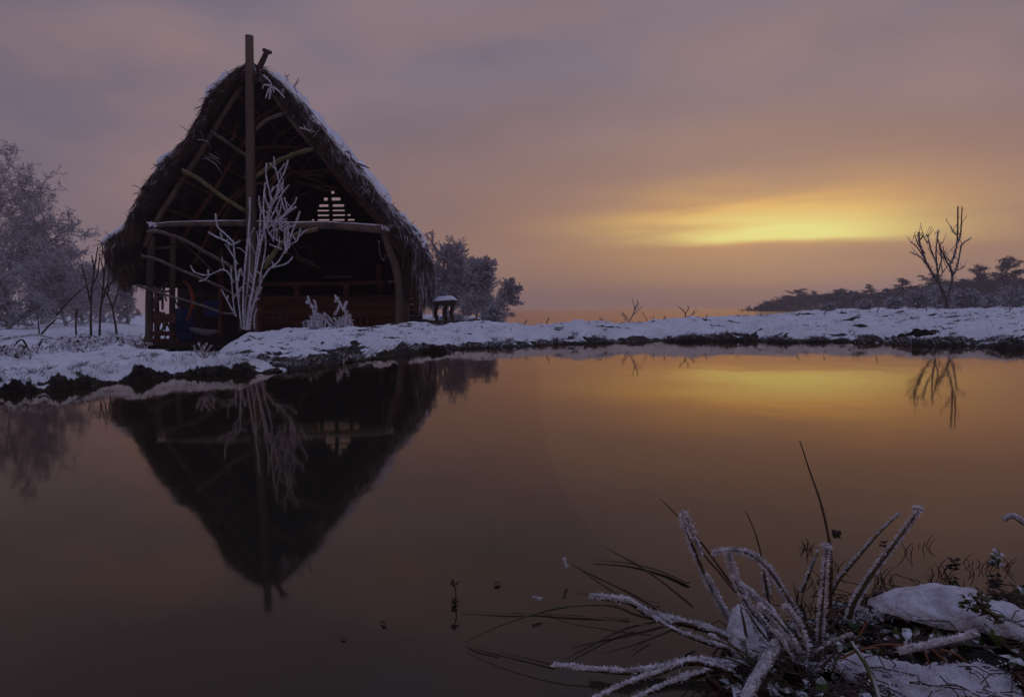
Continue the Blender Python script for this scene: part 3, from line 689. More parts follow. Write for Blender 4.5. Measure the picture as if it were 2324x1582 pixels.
sprig([[(680, 290), (700, 296), (716, 300)], [(690, 288), (706, 302)]], DF-.5, .018); sprig([[(700, 400), (740, 392), (772, 372)], [(755, 400), (776, 384), (786, 372)]], DF-.4, .014, M_bark)
sprig([[(460, 362), (480, 358), (500, 372)], [(470, 362), (490, 375), (504, 396)], [(475, 350), (498, 362)], [(430, 345), (450, 330)], [(448, 318), (470, 322), (478, 338)], [(455, 300), (462, 316)]], DF-.5, .014, M_barkf)
for k in range(260):                                         # loose sticks and ragged reed along the gable edge
    i = random.randrange(6, NR-6); p = Oq[i]; s = 1 if p.x > -6.3 else -1
    b_ = Vector((p.x, DF-.4, p.z)); d = Vector((s*random.uniform(-.25, .2), -random.uniform(0, .2), random.uniform(-.35, .12)))
    if k < 60: b_.y = random.uniform(DF, DB-1); b_.x = tap(b_.x, b_.y); d = Vector((s*random.uniform(.0, .14), random.uniform(-.15, .15), random.uniform(-.06, .16)))
    m_ = MB(); m_.tube([b_, b_+d*.5+Vector((0, 0, random.uniform(-.04, .04))), b_+d], [.011, .009, .005], 4); m_.build('loose_reed', M_strawf if s > 0 and random.random() < .6 else M_straw, hut)
# things kept in the hut
def ring(c, r, tr, m, name, parent, n=28):
    m_ = MB(); m_.tube([c+Vector((r*math.cos(2*PI*i/n), 0, r*math.sin(2*PI*i/n))) for i in range(n+1)], tr, 6, cap=False); return m_.build(name, m, parent)
c = P(636, 715, DR-.12); w_ = thing('bicycle_wheel', 'thin spoked wheel leaning on the plank wall inside the hut', 'wheel', c)
ring(c, .25, .012, M_metal, 'rim', w_); m_ = MB(); m_.tube([c-Vector((0, .04, 0)), c+Vector((0, .04, 0))], .025, 8); m_.build('hub', M_metal, w_)
for k in range(12):
    a = 2*PI*k/12; m_ = MB(); m_.tube([c, c+Vector((.245*math.cos(a), 0, .245*math.sin(a)))], .0018, 3); m_.build('spoke', M_metal, w_)
pts = smooth_path([P(x, y, DF+1.7) for x, y in ((414, 636), (428, 648), (436, 668), (438, 690), (430, 712), (424, 728))], 4)
m_ = MB(); m_.tube(pts, [.02+.035*math.sin(PI*i/(len(pts)-1)) for i in range(len(pts))], 8); tag(m_.build('curved_strip', M_orange, loc=pts[-1]), 'curved orange strip hanging among the dark gear in the left bay', 'strip')
def sheet(name, label, cat, x0, x1, y0, y1, D, m, seed):
    V = []; Fc = []; n = 12
    for i in range(n):
        for j in range(n):
            p = P(x0+(x1-x0)*i/(n-1), y0+(y1-y0)*j/(n-1), D); k_ = .10*fb(i*.35, j*.15, seed); V.append((p.x+k_*.4, p.y+k_, p.z)); 
            if i and j: a = (i-1)*n+j-1; Fc.append((a, a+n, a+n+1, a+1))
    m_ = MB(); m_.add(V, Fc); o_ = m_.build(name, m, loc=P((x0+x1)/2, y1, D), smooth=True)
    md = o_.modifiers.new('thick', 'SOLIDIFY'); md.thickness = .02; return tag(o_, label, cat)
sheet('tarpaulin', 'dark blue tarpaulin hung beside the orange strip in the left bay', 'tarpaulin', 462, 497, 684, 720, DF+1.9, M_blue, 3)
sheet('tarpaulin', 'crumpled dark blue tarpaulin low down behind the second post', 'tarpaulin', 396, 440, 700, 775, DF+2.1, M_blue, 8)
pts = smooth_path([P(x, y, DF+1.4) for x, y in ((430, 745), (450, 752), (475, 756), (495, 750))], 5)
m_ = MB(); m_.tube(pts, [.02+.09*math.sin(PI*i/(len(pts)-1)) for i in range(len(pts))], 8, .1); tag(m_.build('sack', M_grey, loc=pts[0], smooth=True), 'pale grey sack lying on the floor of the left bay', 'sack')
st = thing('stool', 'small red brown plank stool with cut legs against the inner wall', 'stool', P(822, 733, DR-.5))
a = P(822, 718, DR-.5); m_ = MB(); m_.box(a, (.42, .30, .10)); m_.build('seat', M_orange if False else M_woodr, st)
for q in (-.17, 0, .17): m_ = MB(); m_.box(a+Vector((q, 0, -.15)), (.07, .28, .2)); m_.build('leg', M_woodr, st)

# ------------------------------------------------------------------ rimed shrub before the hut
DS = 12.5
c9 = lambda x, y: (321+x*.1915, 499+y*.1915)
sp = [ # main stems from the base, widths in frame units
 ([(553, 748), (552, 700), (553, 640), (561, 560), (566, 500), (567, 450)], 5), ([(556, 748), (558, 690), (565, 620), (567, 560), (564, 520)], 4),
 ([(560, 748), (563, 700), (575, 640), (583, 570), (590, 530), (594, 525)], 4), ([(560, 748), (568, 690), (580, 620), (590, 560), (600, 520), (598, 470), (602, 415)], 4.5),
 ([(565, 748), (566, 715), (580, 680), (594, 652)], 4), ([(567, 748), (570, 718), (577, 692)], 3.5), ([(562, 746), (575, 690), (585, 660), (594, 635)], 3.5),
 ([(553, 735), (545, 690), (538, 640), (533, 590), (530, 555), (528, 545)], 4.5), ([(548, 745), (543, 700), (538, 660), (535, 620)], 4), ([(536, 718), (530, 690), (526, 640), (524, 605)], 4),
 ([(536, 718), (520, 690), (502, 656)], 3.5), ([(530, 640), (522, 625), (514, 615), (502, 612)], 3.5), ([(502, 612), (480, 622), (460, 624), (440, 616), (433, 603)], 3.5), ([(473, 622), (472, 612)], 3.5),
 ([(474, 626), (465, 635), (452, 638)], 3), ([(528, 548), (510, 530), (494, 515), (489, 485)], 4.2), ([(526, 556), (510, 546), (490, 537), (474, 528)], 4.2), ([(504, 540), (500, 528)], 3.5), ([(530, 555), (545, 547)], 3.5),
 ([(540, 640), (545, 610), (550, 625)], 3.5), ([(540, 600), (528, 580), (522, 570)], 3),
 ([(600, 520), (608, 500), (615, 460), (613, 440), (604, 400), (605, 372)], 4), ([(612, 440), (622, 460), (628, 440), (634, 415), (646, 390), (654, 364)], 4), ([(634, 415), (628, 392), (624, 380)], 3.5), ([(616, 470), (630, 440), (640, 415)], 3.5),
 ([(600, 520), (618, 490), (632, 460), (642, 438), (656, 420)], 3.5), ([(606, 520), (624, 500), (636, 478), (640, 450)], 4), ([(618, 512), (640, 495), (652, 480), (668, 462), (673, 448)], 4), ([(624, 505), (645, 490), (660, 478), (672, 470)], 3.6),
 ([(610, 530), (622, 540), (634, 548), (645, 550)], 4), ([(614, 525), (632, 520), (642, 524)], 4), ([(625, 500), (622, 530), (620, 548)], 3.6), ([(592, 640), (610, 612), (630, 596), (650, 560), (655, 520), (668, 510), (680, 480)], 3.8),
 ([(650, 560), (672, 548), (676, 540)], 3.6), ([(615, 608), (640, 602), (655, 595), (664, 583)], 3.8), ([(648, 575), (646, 530), (645, 520)], 4.4), ([(650, 570), (654, 532)], 4.4), ([(655, 560), (660, 535), (672, 505), (681, 480)], 3.8),
 ([(640, 566), (625, 560), (612, 555)], 3), ([(601, 525), (603, 560), (596, 600), (588, 640)], 3.6), ([(578, 748), (577, 720), (583, 700)], 3.2), ([(587, 560), (590, 510), (592, 470)], 3.6), ([(606, 500), (590, 470), (588, 445)], 3.4),
 ([(628, 452), (640, 440), (640, 425)], 3), ([(612, 480), (604, 455), (601, 440)], 3.2), ([(634, 500), (634, 512), (640, 516)], 3.2)]
sh_o = thing('rimed_shrub', 'tall white rimed shrub with upright stems standing before the hut mast', 'shrub', P(558, 750, DS))
for i, (pth, w) in enumerate(sp):
    o0 = random.uniform(-.25, .25); pts = smooth_path([P(x, y, DS+o0*min(1, (750-y)/150)) for x, y in pth], 5)
    r = w*.5*DS/F*.86; mb_ = MB(); mb_.tube(pts, [a*random.uniform(.7, 1.2) for a in lerp_r(r, r*.85, len(pts))], 6, .32)
    spiny(mb_, pts, r*.6, len(pts)*9, r*.5, r*1.7); mb_.build('rimed_stem' if i < 10 else 'rimed_twig', M_rime, sh_o)
for k in range(85):
    pth, w = random.choice(sp[:12]+sp[20:40]); i = random.randrange(len(pth)-1); u = random.random(); x = pth[i][0]+(pth[i+1][0]-pth[i][0])*u; y = pth[i][1]+(pth[i+1][1]-pth[i][1])*u
    if y > 690: continue
    a = random.uniform(-1.1, 1.1); l = random.uniform(10, 34); o0 = random.uniform(-.3, .3)
    pts = smooth_path([P(x, y, DS), P(x+l*.5*math.sin(a), y-l*.45, DS+o0*.5), P(x+l*math.sin(a)*.9, y-l*math.cos(a)*1.0-2, DS+o0)], 4)
    mb_ = MB(); r = random.uniform(.008, .0125); mb_.tube(pts, [r*random.uniform(.75, 1.2) for _ in pts], 5, .3); spiny(mb_, pts, r*.6, 30, r*.5, r*1.6); mb_.build('rimed_twig', M_rime, sh_o)
for pth in (((545, 752), (552, 700), (556, 640), (560, 590)), ((557, 750), (562, 690), (570, 640)), ((548, 750), (546, 700), (549, 650))):
    pts = smooth_path([P(x, y, DS+.06) for x, y in pth], 4); mb_ = MB(); mb_.tube(pts, lerp_r(.045, .025, len(pts)), 6, .2); mb_.build('bark_stem', M_bark, sh_o)

# other rimed weeds near the hut
W10 = lambda L: [[(570+x*.2366, 392+y*.2366) for x, y in p] for p in L]
weed('frosted_weed', 'bushy frosted weed tuft left of the pair before the plank wall', 'weed', W10([[(600, 1500), (600, 1380), (590, 1290), (560, 1240), (545, 1190)], [(600, 1400), (625, 1300), (600, 1220)], [(590, 1440), (640, 1380), (690, 1380), (740, 1440), (800, 1500)],
     [(610, 1480), (660, 1400), (720, 1420)], [(590, 1480), (620, 1420), (640, 1350)], [(560, 1250), (530, 1240)], [(600, 1290), (570, 1280)], [(720, 1450), (700, 1350), (760, 1410), (850, 1510)], [(620, 1500), (680, 1440), (650, 1400)], [(540, 1460), (570, 1490)], [(640, 1500), (600, 1450), (580, 1400)]]), 11.5, .020, .013, M_rime, 14, jit=.4)
weed('frosted_weed', 'upright branched frosted weed right of the bushy one before the plank wall', 'weed', W10([[(960, 1490), (930, 1400), (890, 1320), (850, 1250), (800, 1175)], [(890, 1320), (900, 1270), (915, 1240)], [(850, 1270), (820, 1330), (800, 1360)], [(890, 1380), (850, 1440), (790, 1390)], [(920, 1380), (950, 1370), (940, 1430)],
     [(870, 1440), (900, 1400), (925, 1330)], [(850, 1500), (830, 1440), (870, 1420)], [(810, 1230), (835, 1200)], [(905, 1330), (910, 1360)]]), 11.5, .019, .014, M_rime, 14, jit=.4)
weed('frosted_weed', 'low arching frosted weed at the waterside, just left of the bank foot under the hut', 'weed', [[(925, 790), (920, 765), (925, 750), (935, 748), (945, 765)], [(922, 785), (905, 765), (893, 775)], [(925, 785), (945, 775), (955, 790)], [(920, 780), (915, 755), (905, 750)], [(925, 785), (935, 770), (920, 760)]], 9.5, .012, .007, M_barkf, 3)
weed('frosted_weed', 'curved dark twig sticking out of the snow below the far right eave', 'weed', [[(1086, 760), (1098, 748), (1110, 744)], [(1098, 748), (1092, 740)]], 9.6, .014, .008, M_barkf, 2)
weed('frosted_weed', 'small white frosted weed on the crest of the near left bank', 'weed', [[(463, 812), (462, 795), (470, 778)], [(463, 808), (455, 790), (450, 778)], [(464, 806), (474, 792), (480, 784)], [(460, 812), (446, 800), (440, 784)], [(466, 812), (482, 800), (488, 806)], [(458, 806), (462, 784)]], 4.9, .008, .005, M_rime, 8, jit=.3)
for (cx_, cy_, wx, hy, lab) in ((717, 735, 22, 34, 'fine white frosted twigs at the foot of the bushy weed'), (782, 738, 18, 30, 'fine white frosted twigs at the foot of the upright weed')):
    t_ = thing('frosted_weed', lab, 'weed', P(cx_, cy_+6, 11.4)); m_ = MB()
    for k in range(60):
        x = cx_+random.gauss(0, wx*.5); h = random.uniform(.2, 1)*hy*max(.2, 1-abs(x-cx_)/wx/1.4); pp = smooth_path([P(x, cy_+8, 11.4+random.gauss(0, .1)), P(x+random.uniform(-4, 4), cy_-h*.5, 11.4), P(x+random.uniform(-9, 9), cy_-h, 11.4)], 3)
        m_.tube(pp, lerp_r(.008, .006, len(pp)), 4, .3); spiny(m_, pp, .005, 8, .004, .012)
    m_.build('twigs', M_rime, t_, kind='stuff')
# bare weeds against the sunset
bw = 'bare weeds standing on the far bank crest'
weed('bare_weed', 'forked bare weed, the tallest on the middle of the far bank', 'weed', [[(1426, 731), (1436, 716), (1440, 700), (1434, 676)], [(1436, 716), (1450, 702), (1460, 694)], [(1440, 702), (1447, 688), (1446, 680)], [(1425, 726), (1415, 712), (1408, 718)], [(1440, 705), (1452, 688)], [(1420, 728), (1412, 708)]], 10.6, .011, .004, M_barkf, 0, bw)
weed('bare_weed', 'low spreading bare weed to the right of the forked one on the far bank', 'weed', [[(1556, 727), (1555, 712), (1545, 700)], [(1555, 712), (1563, 700), (1560, 694)], [(1554, 724), (1568, 716), (1582, 706)], [(1572, 714), (1576, 704)], [(1552, 706), (1540, 696)]], 10.7, .013, .005, M_barkf, 0, bw)
weed('bare_weed', 'thin leaning bare weed between the two larger ones', 'weed', [[(1470, 731), (1464, 718), (1456, 708)], [(1482, 730), (1484, 716)], [(1476, 730), (1478, 720)]], 10.6, .007, .003, M_barkf, 0, bw)
SW = ['short curved weed left of the middle of the far bank', 'tiny weed twig next right of the curved one', 'dark short twig, left one of a close pair', 'taller short twig, right one of the close pair', 'small twig on the crest left of the low spreading weed', 'small twig right of the low spreading weed', 'tiny twig nearest the frosted trees on the crest', 'tiny twig under the left end of the pines', 'tiny twig under the left part of the pine row', 'short twig under the middle of the pine row', 'short twig just left of the young tree', 'short twig near the right edge of the crest']
for q, (x, y, h) in enumerate(((1240, 733, 14), (1315, 738, 12), (1360, 736, 14), (1365, 735, 16), (1505, 728, 12), (1600, 724, 10), (1190, 735, 10), (1810, 716, 9), (1870, 714, 10), (1990, 708, 12), (2100, 706, 9), (2290, 706, 10))):
    weed('bare_weed', SW[q], 'weed', [[(x, y+2), (x+3, y-h*.5), (x+random.uniform(-6, 8), y-h)], [(x+2, y-h*.4), (x+8, y-h*.7)]], 10.2+.0008*(x-1200), .010, .004, M_barkf, 0, bw)
for q, (x, y, lab) in enumerate(((1716, 752, 'dark clump of weeds on the bank foot below the left end of the pines'), (1852, 750, 'small dark weed clump in the snow left of the thin dead stalk'), (1910, 752, 'larger dark weed clump beside the thin dead stalk'))):
    t_ = thing('weed_clump', lab, 'weed', P(x, y, 10.2)); m_ = MB(); b_ = P(x, y+6, 10.2)
    for k_ in range(60):
        a = random.uniform(0, 2*PI); l = random.uniform(.05, .16); m_.spike(b_+Vector((random.uniform(-.1, .1), random.uniform(-.1, .1), 0)), (math.cos(a)*l, math.sin(a)*l*.5, l*random.uniform(.2, 1)), .006)
    m_.build('leaf_tuft', M_straw, t_, kind='stuff')
weed('dead_stalk', 'thin dead stalk standing upright at the water edge of the far bank', 'stalk', [[(1951, 790), (1953, 770), (1957, 752)]], 9.3, .009, .005, M_bark, 0)

# dark grassy hump at the right shore and the ones under the near bank
def hump(x, y, D, w, h, name, lab, m, nblade, seed):
    c = P(x, y, D); t_ = thing(name, lab, 'mound', c); V = []; Fc = []; n = 22; k = 12
    for i in range(k):
        for j in range(n):
            th = (i/(k-1))*PI/2; ph = 2*PI*j/n; r_ = 1+.30*fb(math.cos(ph)*2, math.sin(ph)*2, seed+i*.3)+.14*fb(math.cos(ph)*7, math.sin(ph)*7, seed+i*.9)
            V.append((c.x+w*math.sin(th)*math.cos(ph)*r_, c.y+w*.6*math.sin(th)*math.sin(ph)*r_, -.05+(h+.05)*math.cos(th)*r_))
            if i: a = (i-1)*n+j; b = (i-1)*n+(j+1) % n; Fc.append((a, a+n, b+n, b))
    m_ = MB(); m_.add(V, Fc); m_.build('peat_body', m, t_, True)
    B = []; Dv = []
    for _ in range(nblade):
        v = random.choice(V); B.append(v); dd = Vector(v)-Vector((c.x, c.y, 0)); dd = dd.normalized()*random.uniform(.03, .10); Dv.append((dd.x*.7, dd.y*.7-.01, random.uniform(-.08, .03)))
    m_ = MB(); m_.blades(B, Dv, .0018*D/5); m_.build('hanging_grass', M_straw, t_, kind='stuff')
hump(2095, 780, 8.5, .27, .15, 'peat_hump', 'dark bare hump of peat and dead grass at the right shore', M_earth, 500, 1)
hump(492, 850, 5.14, .20, .055, 'peat_hump', 'mossy dark hollowed hump under the snow tip of the near bank', M_moss, 350, 3)
hump(990, 797, 7.6, .22, .06, 'peat_hump', 'dark undercut hump of peat where the bank below the hut meets the water', M_earth, 300, 7)
# mossy strip in the inlet between the banks
m_ = MB(); V = []; Fc = []
a0 = G(628, 842); a1 = G(900, 808)
for i in range(40):
    p = a0.lerp(a1, i/39)
    for j in range(8):
        V.append((p.x+.1*fb(i*.3, j), p.y-.15+.12*j, .004+.02*max(0, fb(i*.4, j*.5, 3))+.004*j))
        if i and j: a = (i-1)*8+j-1; Fc.append((a, a+8, a+9, a+1))
m_.add(V, Fc); o = m_.build('moss', M_moss, kind='stuff'); tag(o, 'green moss floating in the inlet below the hut', 'moss', kind='stuff')

# ------------------------------------------------------------------ frosted bramble on the near left bank
for q, (xa, xb, ya, yb2, nst, lab) in enumerate(((150, 335, 755, 800, 70, 'tangled frosted bramble heap on the bank beside the hut corner post'), (60, 235, 765, 822, 60, 'frosted bramble with reddish leaves on the snow further left'), (-30, 70, 775, 830, 60, 'pale frosted bramble at the far left edge of the bank'))):
    D0_ = 6.2 if q == 0 else 5.6 if q == 1 else 5.1
    t_ = thing('bramble', lab, 'bramble', P((xa+xb)/2, yb2, D0_), 'frosted brambles on the left bank')
    mr2 = MB(); mbk = MB(); lf = MB()
    for k_ in range(nst):
        x = random.uniform(xa, xb); y = random.uniform(ya+16, yb2-4); D = D0_+random.uniform(-.3, .5); a = random.uniform(-1.2, 1.2); l = random.uniform(12, 38)
        pth = [(x, y+8), (x+l*.5*math.sin(a), max(ya-4, y-l*.4)), (x+l*math.sin(a)*1.1, max(ya-6, y-l*.25+random.uniform(-6, 10)))]
        pp = smooth_path([P(u, v, D+random.uniform(-.1, .1)) for u, v in pth], 4)
        tgt = mr2 if k_ % 3 else mbk; r_ = random.uniform(.004, .010)
        tgt.tube(pp, lerp_r(r_, r_*.5, len(pp)), 5, .25)
        if tgt is mr2: spiny(mr2, pp, r_*.7, 14, r_*.4, r_*1.6)
        for _l in range(7):
            p = random.choice(pp)+Vector([random.uniform(-.03, .03) for _ in range(3)]); d = Vector([random.gauss(0, 1) for _ in range(3)]).normalized()*random.uniform(.010, .026)
            e_ = d.orthogonal().normalized()*d.length*.4; lf.add([tuple(p), tuple(p+d*.5+e_), tuple(p+d), tuple(p+d*.5-e_)], [(0, 1, 2, 3)])
    mr2.build('rimed_stems', M_rime, t_, kind='stuff'); mbk.build('dark_stems', M_bark, t_, kind='stuff'); lf.build('leaves', mat('rimed_leaf', (.10, .07, .065), (.26, .21, .20), 8, .8, 0, frost=(.62, RIME)), t_, kind='stuff')
pole_pts = smooth_path([P(x, y, 5.4) for x, y in ((-20, 775), (30, 766), (80, 760), (120, 768), (150, 776))], 5)
m_ = MB(); m_.tube(pole_pts, lerp_r(.013, .009, len(pole_pts)), 6, .15); tag(m_.build('fallen_branch', M_rime, loc=pole_pts[0]), 'long rimed branch lying across the brambles at far left', 'branch')

# ------------------------------------------------------------------ trees
def grow(mbt, mbc, p, d, L, r, lvl, mx, P_, tips):
    if lvl == mx:
        nd = d*L; tips.append((p.x, p.y, p.z, nd.x, nd.y, nd.z))
        if L > .25:
            for q_ in range(3):
                v = d.orthogonal().normalized(); v.rotate(Matrix.Rotation(random.uniform(0, 6.28), 3, d)); b_ = p+nd*random.uniform(.2, .9); w_ = (d*.8+v*.7)*L*random.uniform(.3, .55)
                tips.append((b_.x, b_.y, b_.z, w_.x, w_.y, w_.z))
        return
    n = 4 if lvl < mx else 3; pts = [p]; q = p.copy(); dd = d.copy()
    for i in range(n):
        dd = (dd+Vector((random.gauss(0, P_['w']), random.gauss(0, P_['w']), random.gauss(0, P_['w'])+P_['up']*(1 if lvl else .3)))).normalized(); q = q+dd*(L/n); pts.append(q)
    tgt = mbt if lvl <= P_['tl'] else mbc
    tgt.tube(pts, lerp_r(r, r*(.55 if lvl < mx else .3), n+1), 6 if lvl < 1 else 4 if lvl < 3 else 3, .1, cap=(lvl < 2))
    if lvl >= mx: return
    k = P_['k'][lvl]
    for j in range(k):
        f = random.uniform(P_['f0'] if lvl == 0 else .2, 1.0); i = min(n-1, int(f*n)); b = pts[i].lerp(pts[i+1], f*n-i)
        axis = (pts[i+1]-pts[i]).normalized(); o_ = axis.orthogonal().normalized(); o_.rotate(Matrix.Rotation(random.uniform(0, 2*PI), 3, axis))
        a = random.uniform(*P_['ang']); nd = (axis*math.cos(a)+o_*math.sin(a)).normalized()
        grow(mbt, mbc, b, nd, L*random.uniform(*P_['ls'])*(1.15-.5*f if lvl == 0 else 1), max(r*P_['rs']*(1-.4*f), P_['rm']), lvl+1, mx, P_, tips)
def tree(name, label, base, H, r, params, mx, group, mt=M_barkf, mc=M_twig, lean=(0, 0), seed=0, cat='tree'):
    random.seed(seed); mt_, mc_ = MB(), MB(); tips = []
    t_ = thing(name, label, cat, base, group)
    for s_ in range(params.get('stems', 1)):
        grow(mt_, mc_, Vector(base)+Vector((random.uniform(-.2, .2)*(s_ > 0), random.uniform(-.2, .2)*(s_ > 0), 0)), Vector((lean[0]+random.gauss(0, .22)*(params.get('stems', 1) > 1), lean[1], 1)).normalized(), H, r, 0, mx, params, tips)
    if tips:
        A_ = np.array(tips); mc_.blades(A_[:, :3], A_[:, 3:], params.get('tw', params['rm']))
    mt_.build('trunk', mt, t_)
    if mc_.n: mc_.build('crown', mc, t_)
    return t_
PF = dict(w=.12, up=.03, tl=0, k=[30, 9, 8, 6], f0=.04, ang=(.6, 1.35), ls=(.30, .50), rs=.45, rm=.006)
LG = 'frosted trees left of the hut'
def gz(x, D): return main_z(tx(x), D)[0]
def base(x, D, dz=0): p = P(x, 700, D); return Vector((p.x, D, gz(x, D)-.1+dz))
def top(x, y, D, b): return P(x, y, D).z-b.z
LT = [(30, 345, 30, 'tallest frosted tree at the far left edge of the picture', 11, dict(PF, rm=.012)), (95, 440, 28, 'second frosted tree, its round crown just right of the tallest one', 12, dict(PF, rm=.012)),
      (-60, 430, 26, 'frosted tree cut by the left edge below the tallest one', 13, dict(PF, rm=.012)), (150, 545, 24, 'lower spreading frosted tree between the big ones and the saplings', 14, dict(PF, rm=.010, ang=(.8, 1.4))),
      (20, 560, 20, 'low wide frosted tree in front at the left edge', 15, dict(PF, rm=.009, ang=(.8, 1.45))), (235, 600, 34, 'small faint frosted tree behind the saplings', 16, dict(PF, rm=.014)), (290, 640, 36, 'faint frosted bush seen under the left eave', 17, dict(PF, rm=.014)), (185, 570, 30, 'feathery frosted tree just behind the leftmost sapling', 18, dict(PF, rm=.012))]
for x, y, D, lab, sd, pr in LT:
    b = base(x, D); tree('frosted_tree', lab, b, top(x, y, D, b)*.86, .07, pr, 4, LG, mt=M_twig_hazy, mc=M_twig_hazy, seed=sd)
random.seed(5)
SG = 'thin saplings between the trees and the hut'
for q, (pths, lab) in enumerate((([[(207, 775), (206, 720), (208, 660), (216, 600), (222, 560)], [(207, 690), (195, 640), (185, 600)], [(209, 650), (222, 620), (226, 575)], [(214, 612), (208, 580)]], 'leftmost thin sapling of the group beside the hut'),
      ([[(226, 775), (227, 720), (234, 650), (238, 600), (240, 570)], [(230, 690), (245, 640), (248, 590)], [(236, 620), (228, 585)], [(238, 660), (262, 630), (275, 612)]], 'middle thin sapling of the group beside the hut'),
      ([[(266, 775), (262, 735), (252, 690), (240, 662), (224, 645)], [(255, 700), (266, 670), (272, 640)], [(244, 668), (250, 640)]], 'crooked sapling bending left under the thatch eave'),
      ([[(175, 775), (172, 745), (173, 700)], [(172, 720), (178, 702)]], 'short dead sapling stump left of the thin ones'),
      ([[(80, 775), (110, 740), (128, 725)], [(128, 716), (160, 680), (205, 640)], [(90, 765), (86, 720)]], 'leaning dark branchy sapling below the frosted crowns'))):
    weed('sapling', lab, 'sapling', pths, 13.0, .024, .010, M_bark, 0, SG, jit=.1)

PR = dict(w=.14, up=.06, tl=0, k=[34, 9, 8, 5], f0=.03, ang=(.45, 1.15), ls=(.33, .50), rs=.45, rm=.018)
RG = 'frosted trees right of the hut'
for x, y, D, lab, sd, lean in ((1015, 555, 33, 'broad frosted tree rising just right of the thatched eave', 21, 0), (1050, 572, 35, 'frosted tree in the middle of the group right of the hut', 22, .0), (1096, 602, 32, 'dark trunked frosted tree at the right end of the group', 23, -.02),
                         (1122, 635, 38, 'small low frosted tree beyond the dark trunked one', 24, -.03), (985, 600, 38, 'frosted tree half hidden by the right eave', 25, 0), (1080, 600, 40, 'paler frosted tree filling the gap in the group', 26, 0)):
    b = base(x, D); tree('frosted_tree', lab, b, top(x, y, D, b)*.90, .08, PR, 4, RG, mt=M_twig_hazy, mc=M_twig_hazy, seed=sd, lean=(lean, 0))
# young bare tree on the right bank
random.seed(9)
c5 = lambda x, y: (1604+x*.3098, 428+y*.3098)
yt = [([(1755, 890), (1755, 830), (1740, 770), (1700, 690), (1640, 600), (1600, 520), (1560, 400), (1555, 320)], 12), ([(1755, 840), (1775, 760), (1800, 640), (1780, 560), (1810, 500), (1835, 380), (1840, 130)], 11), ([(1740, 790), (1705, 700), (1690, 600), (1680, 470), (1695, 310)], 9),
      ([(1800, 640), (1830, 590), (1850, 500), (1870, 410), (1935, 365)], 8), ([(1835, 400), (1860, 330), (1870, 140)], 8), ([(1830, 340), (1800, 310), (1785, 275)], 6), ([(1650, 620), (1620, 560), (1560, 500), (1490, 465)], 7), ([(1600, 520), (1540, 430), (1490, 390)], 6), ([(1600, 480), (1550, 410), (1525, 345)], 6),
      ([(1690, 560), (1650, 470), (1620, 360), (1615, 345)], 7), ([(1690, 620), (1720, 520), (1705, 420), (1730, 400)], 6), ([(1770, 560), (1730, 480), (1700, 400), (1690, 360)], 7), ([(1790, 540), (1750, 500), (1730, 430)], 6), ([(1820, 600), (1860, 590), (1890, 570)], 5), ([(1620, 400), (1570, 330)], 5), ([(1690, 690), (1660, 640), (1630, 590)], 6), ([(1710, 640), (1740, 600), (1770, 560)], 5)]
DT = 24.7; t_ = thing('young_tree', 'bare young tree with upright forked limbs on the right bank', 'tree', P(2148, 706, DT))
for i, (pth, w) in enumerate(yt):
    o0 = random.uniform(-.6, .6); pts = smooth_path([P(*c5(x, y), DT+o0*min(1, (890-y)/300)) for x, y in pth], 5); r = w*.5*.31*DT/F*1.6
    mb_ = MB(); mb_.tube(pts, lerp_r(r*1.1, r*.5, len(pts)), 6, .12); spiny(mb_, pts, r*.5, len(pts)*4, r*.8, r*3.2); mb_.build('trunk' if i == 0 else 'limb', M_barkf, t_)

for k in range(60):
    pth, w = random.choice(yt); i = random.randrange(len(pth)-1); u = random.random(); x = pth[i][0]+(pth[i+1][0]-pth[i][0])*u; y = pth[i][1]+(pth[i+1][1]-pth[i][1])*u
    if y > 700: continue
    a = random.uniform(-1, 1); l = random.uniform(25, 90); pts = [P(*c5(x, y), DT), P(*c5(x+l*.5*math.sin(a), y-l*.4), DT+random.uniform(-.2, .2)), P(*c5(x+l*math.sin(a)*1.1, y-l*.95), DT+random.uniform(-.3, .3))]
    mb_ = MB(); mb_.tube(smooth_path(pts, 3), .011, 4, .2); spiny(mb_, smooth_path(pts, 3), .006, 14, .01, .03); mb_.build('twig', M_barkf, t_)
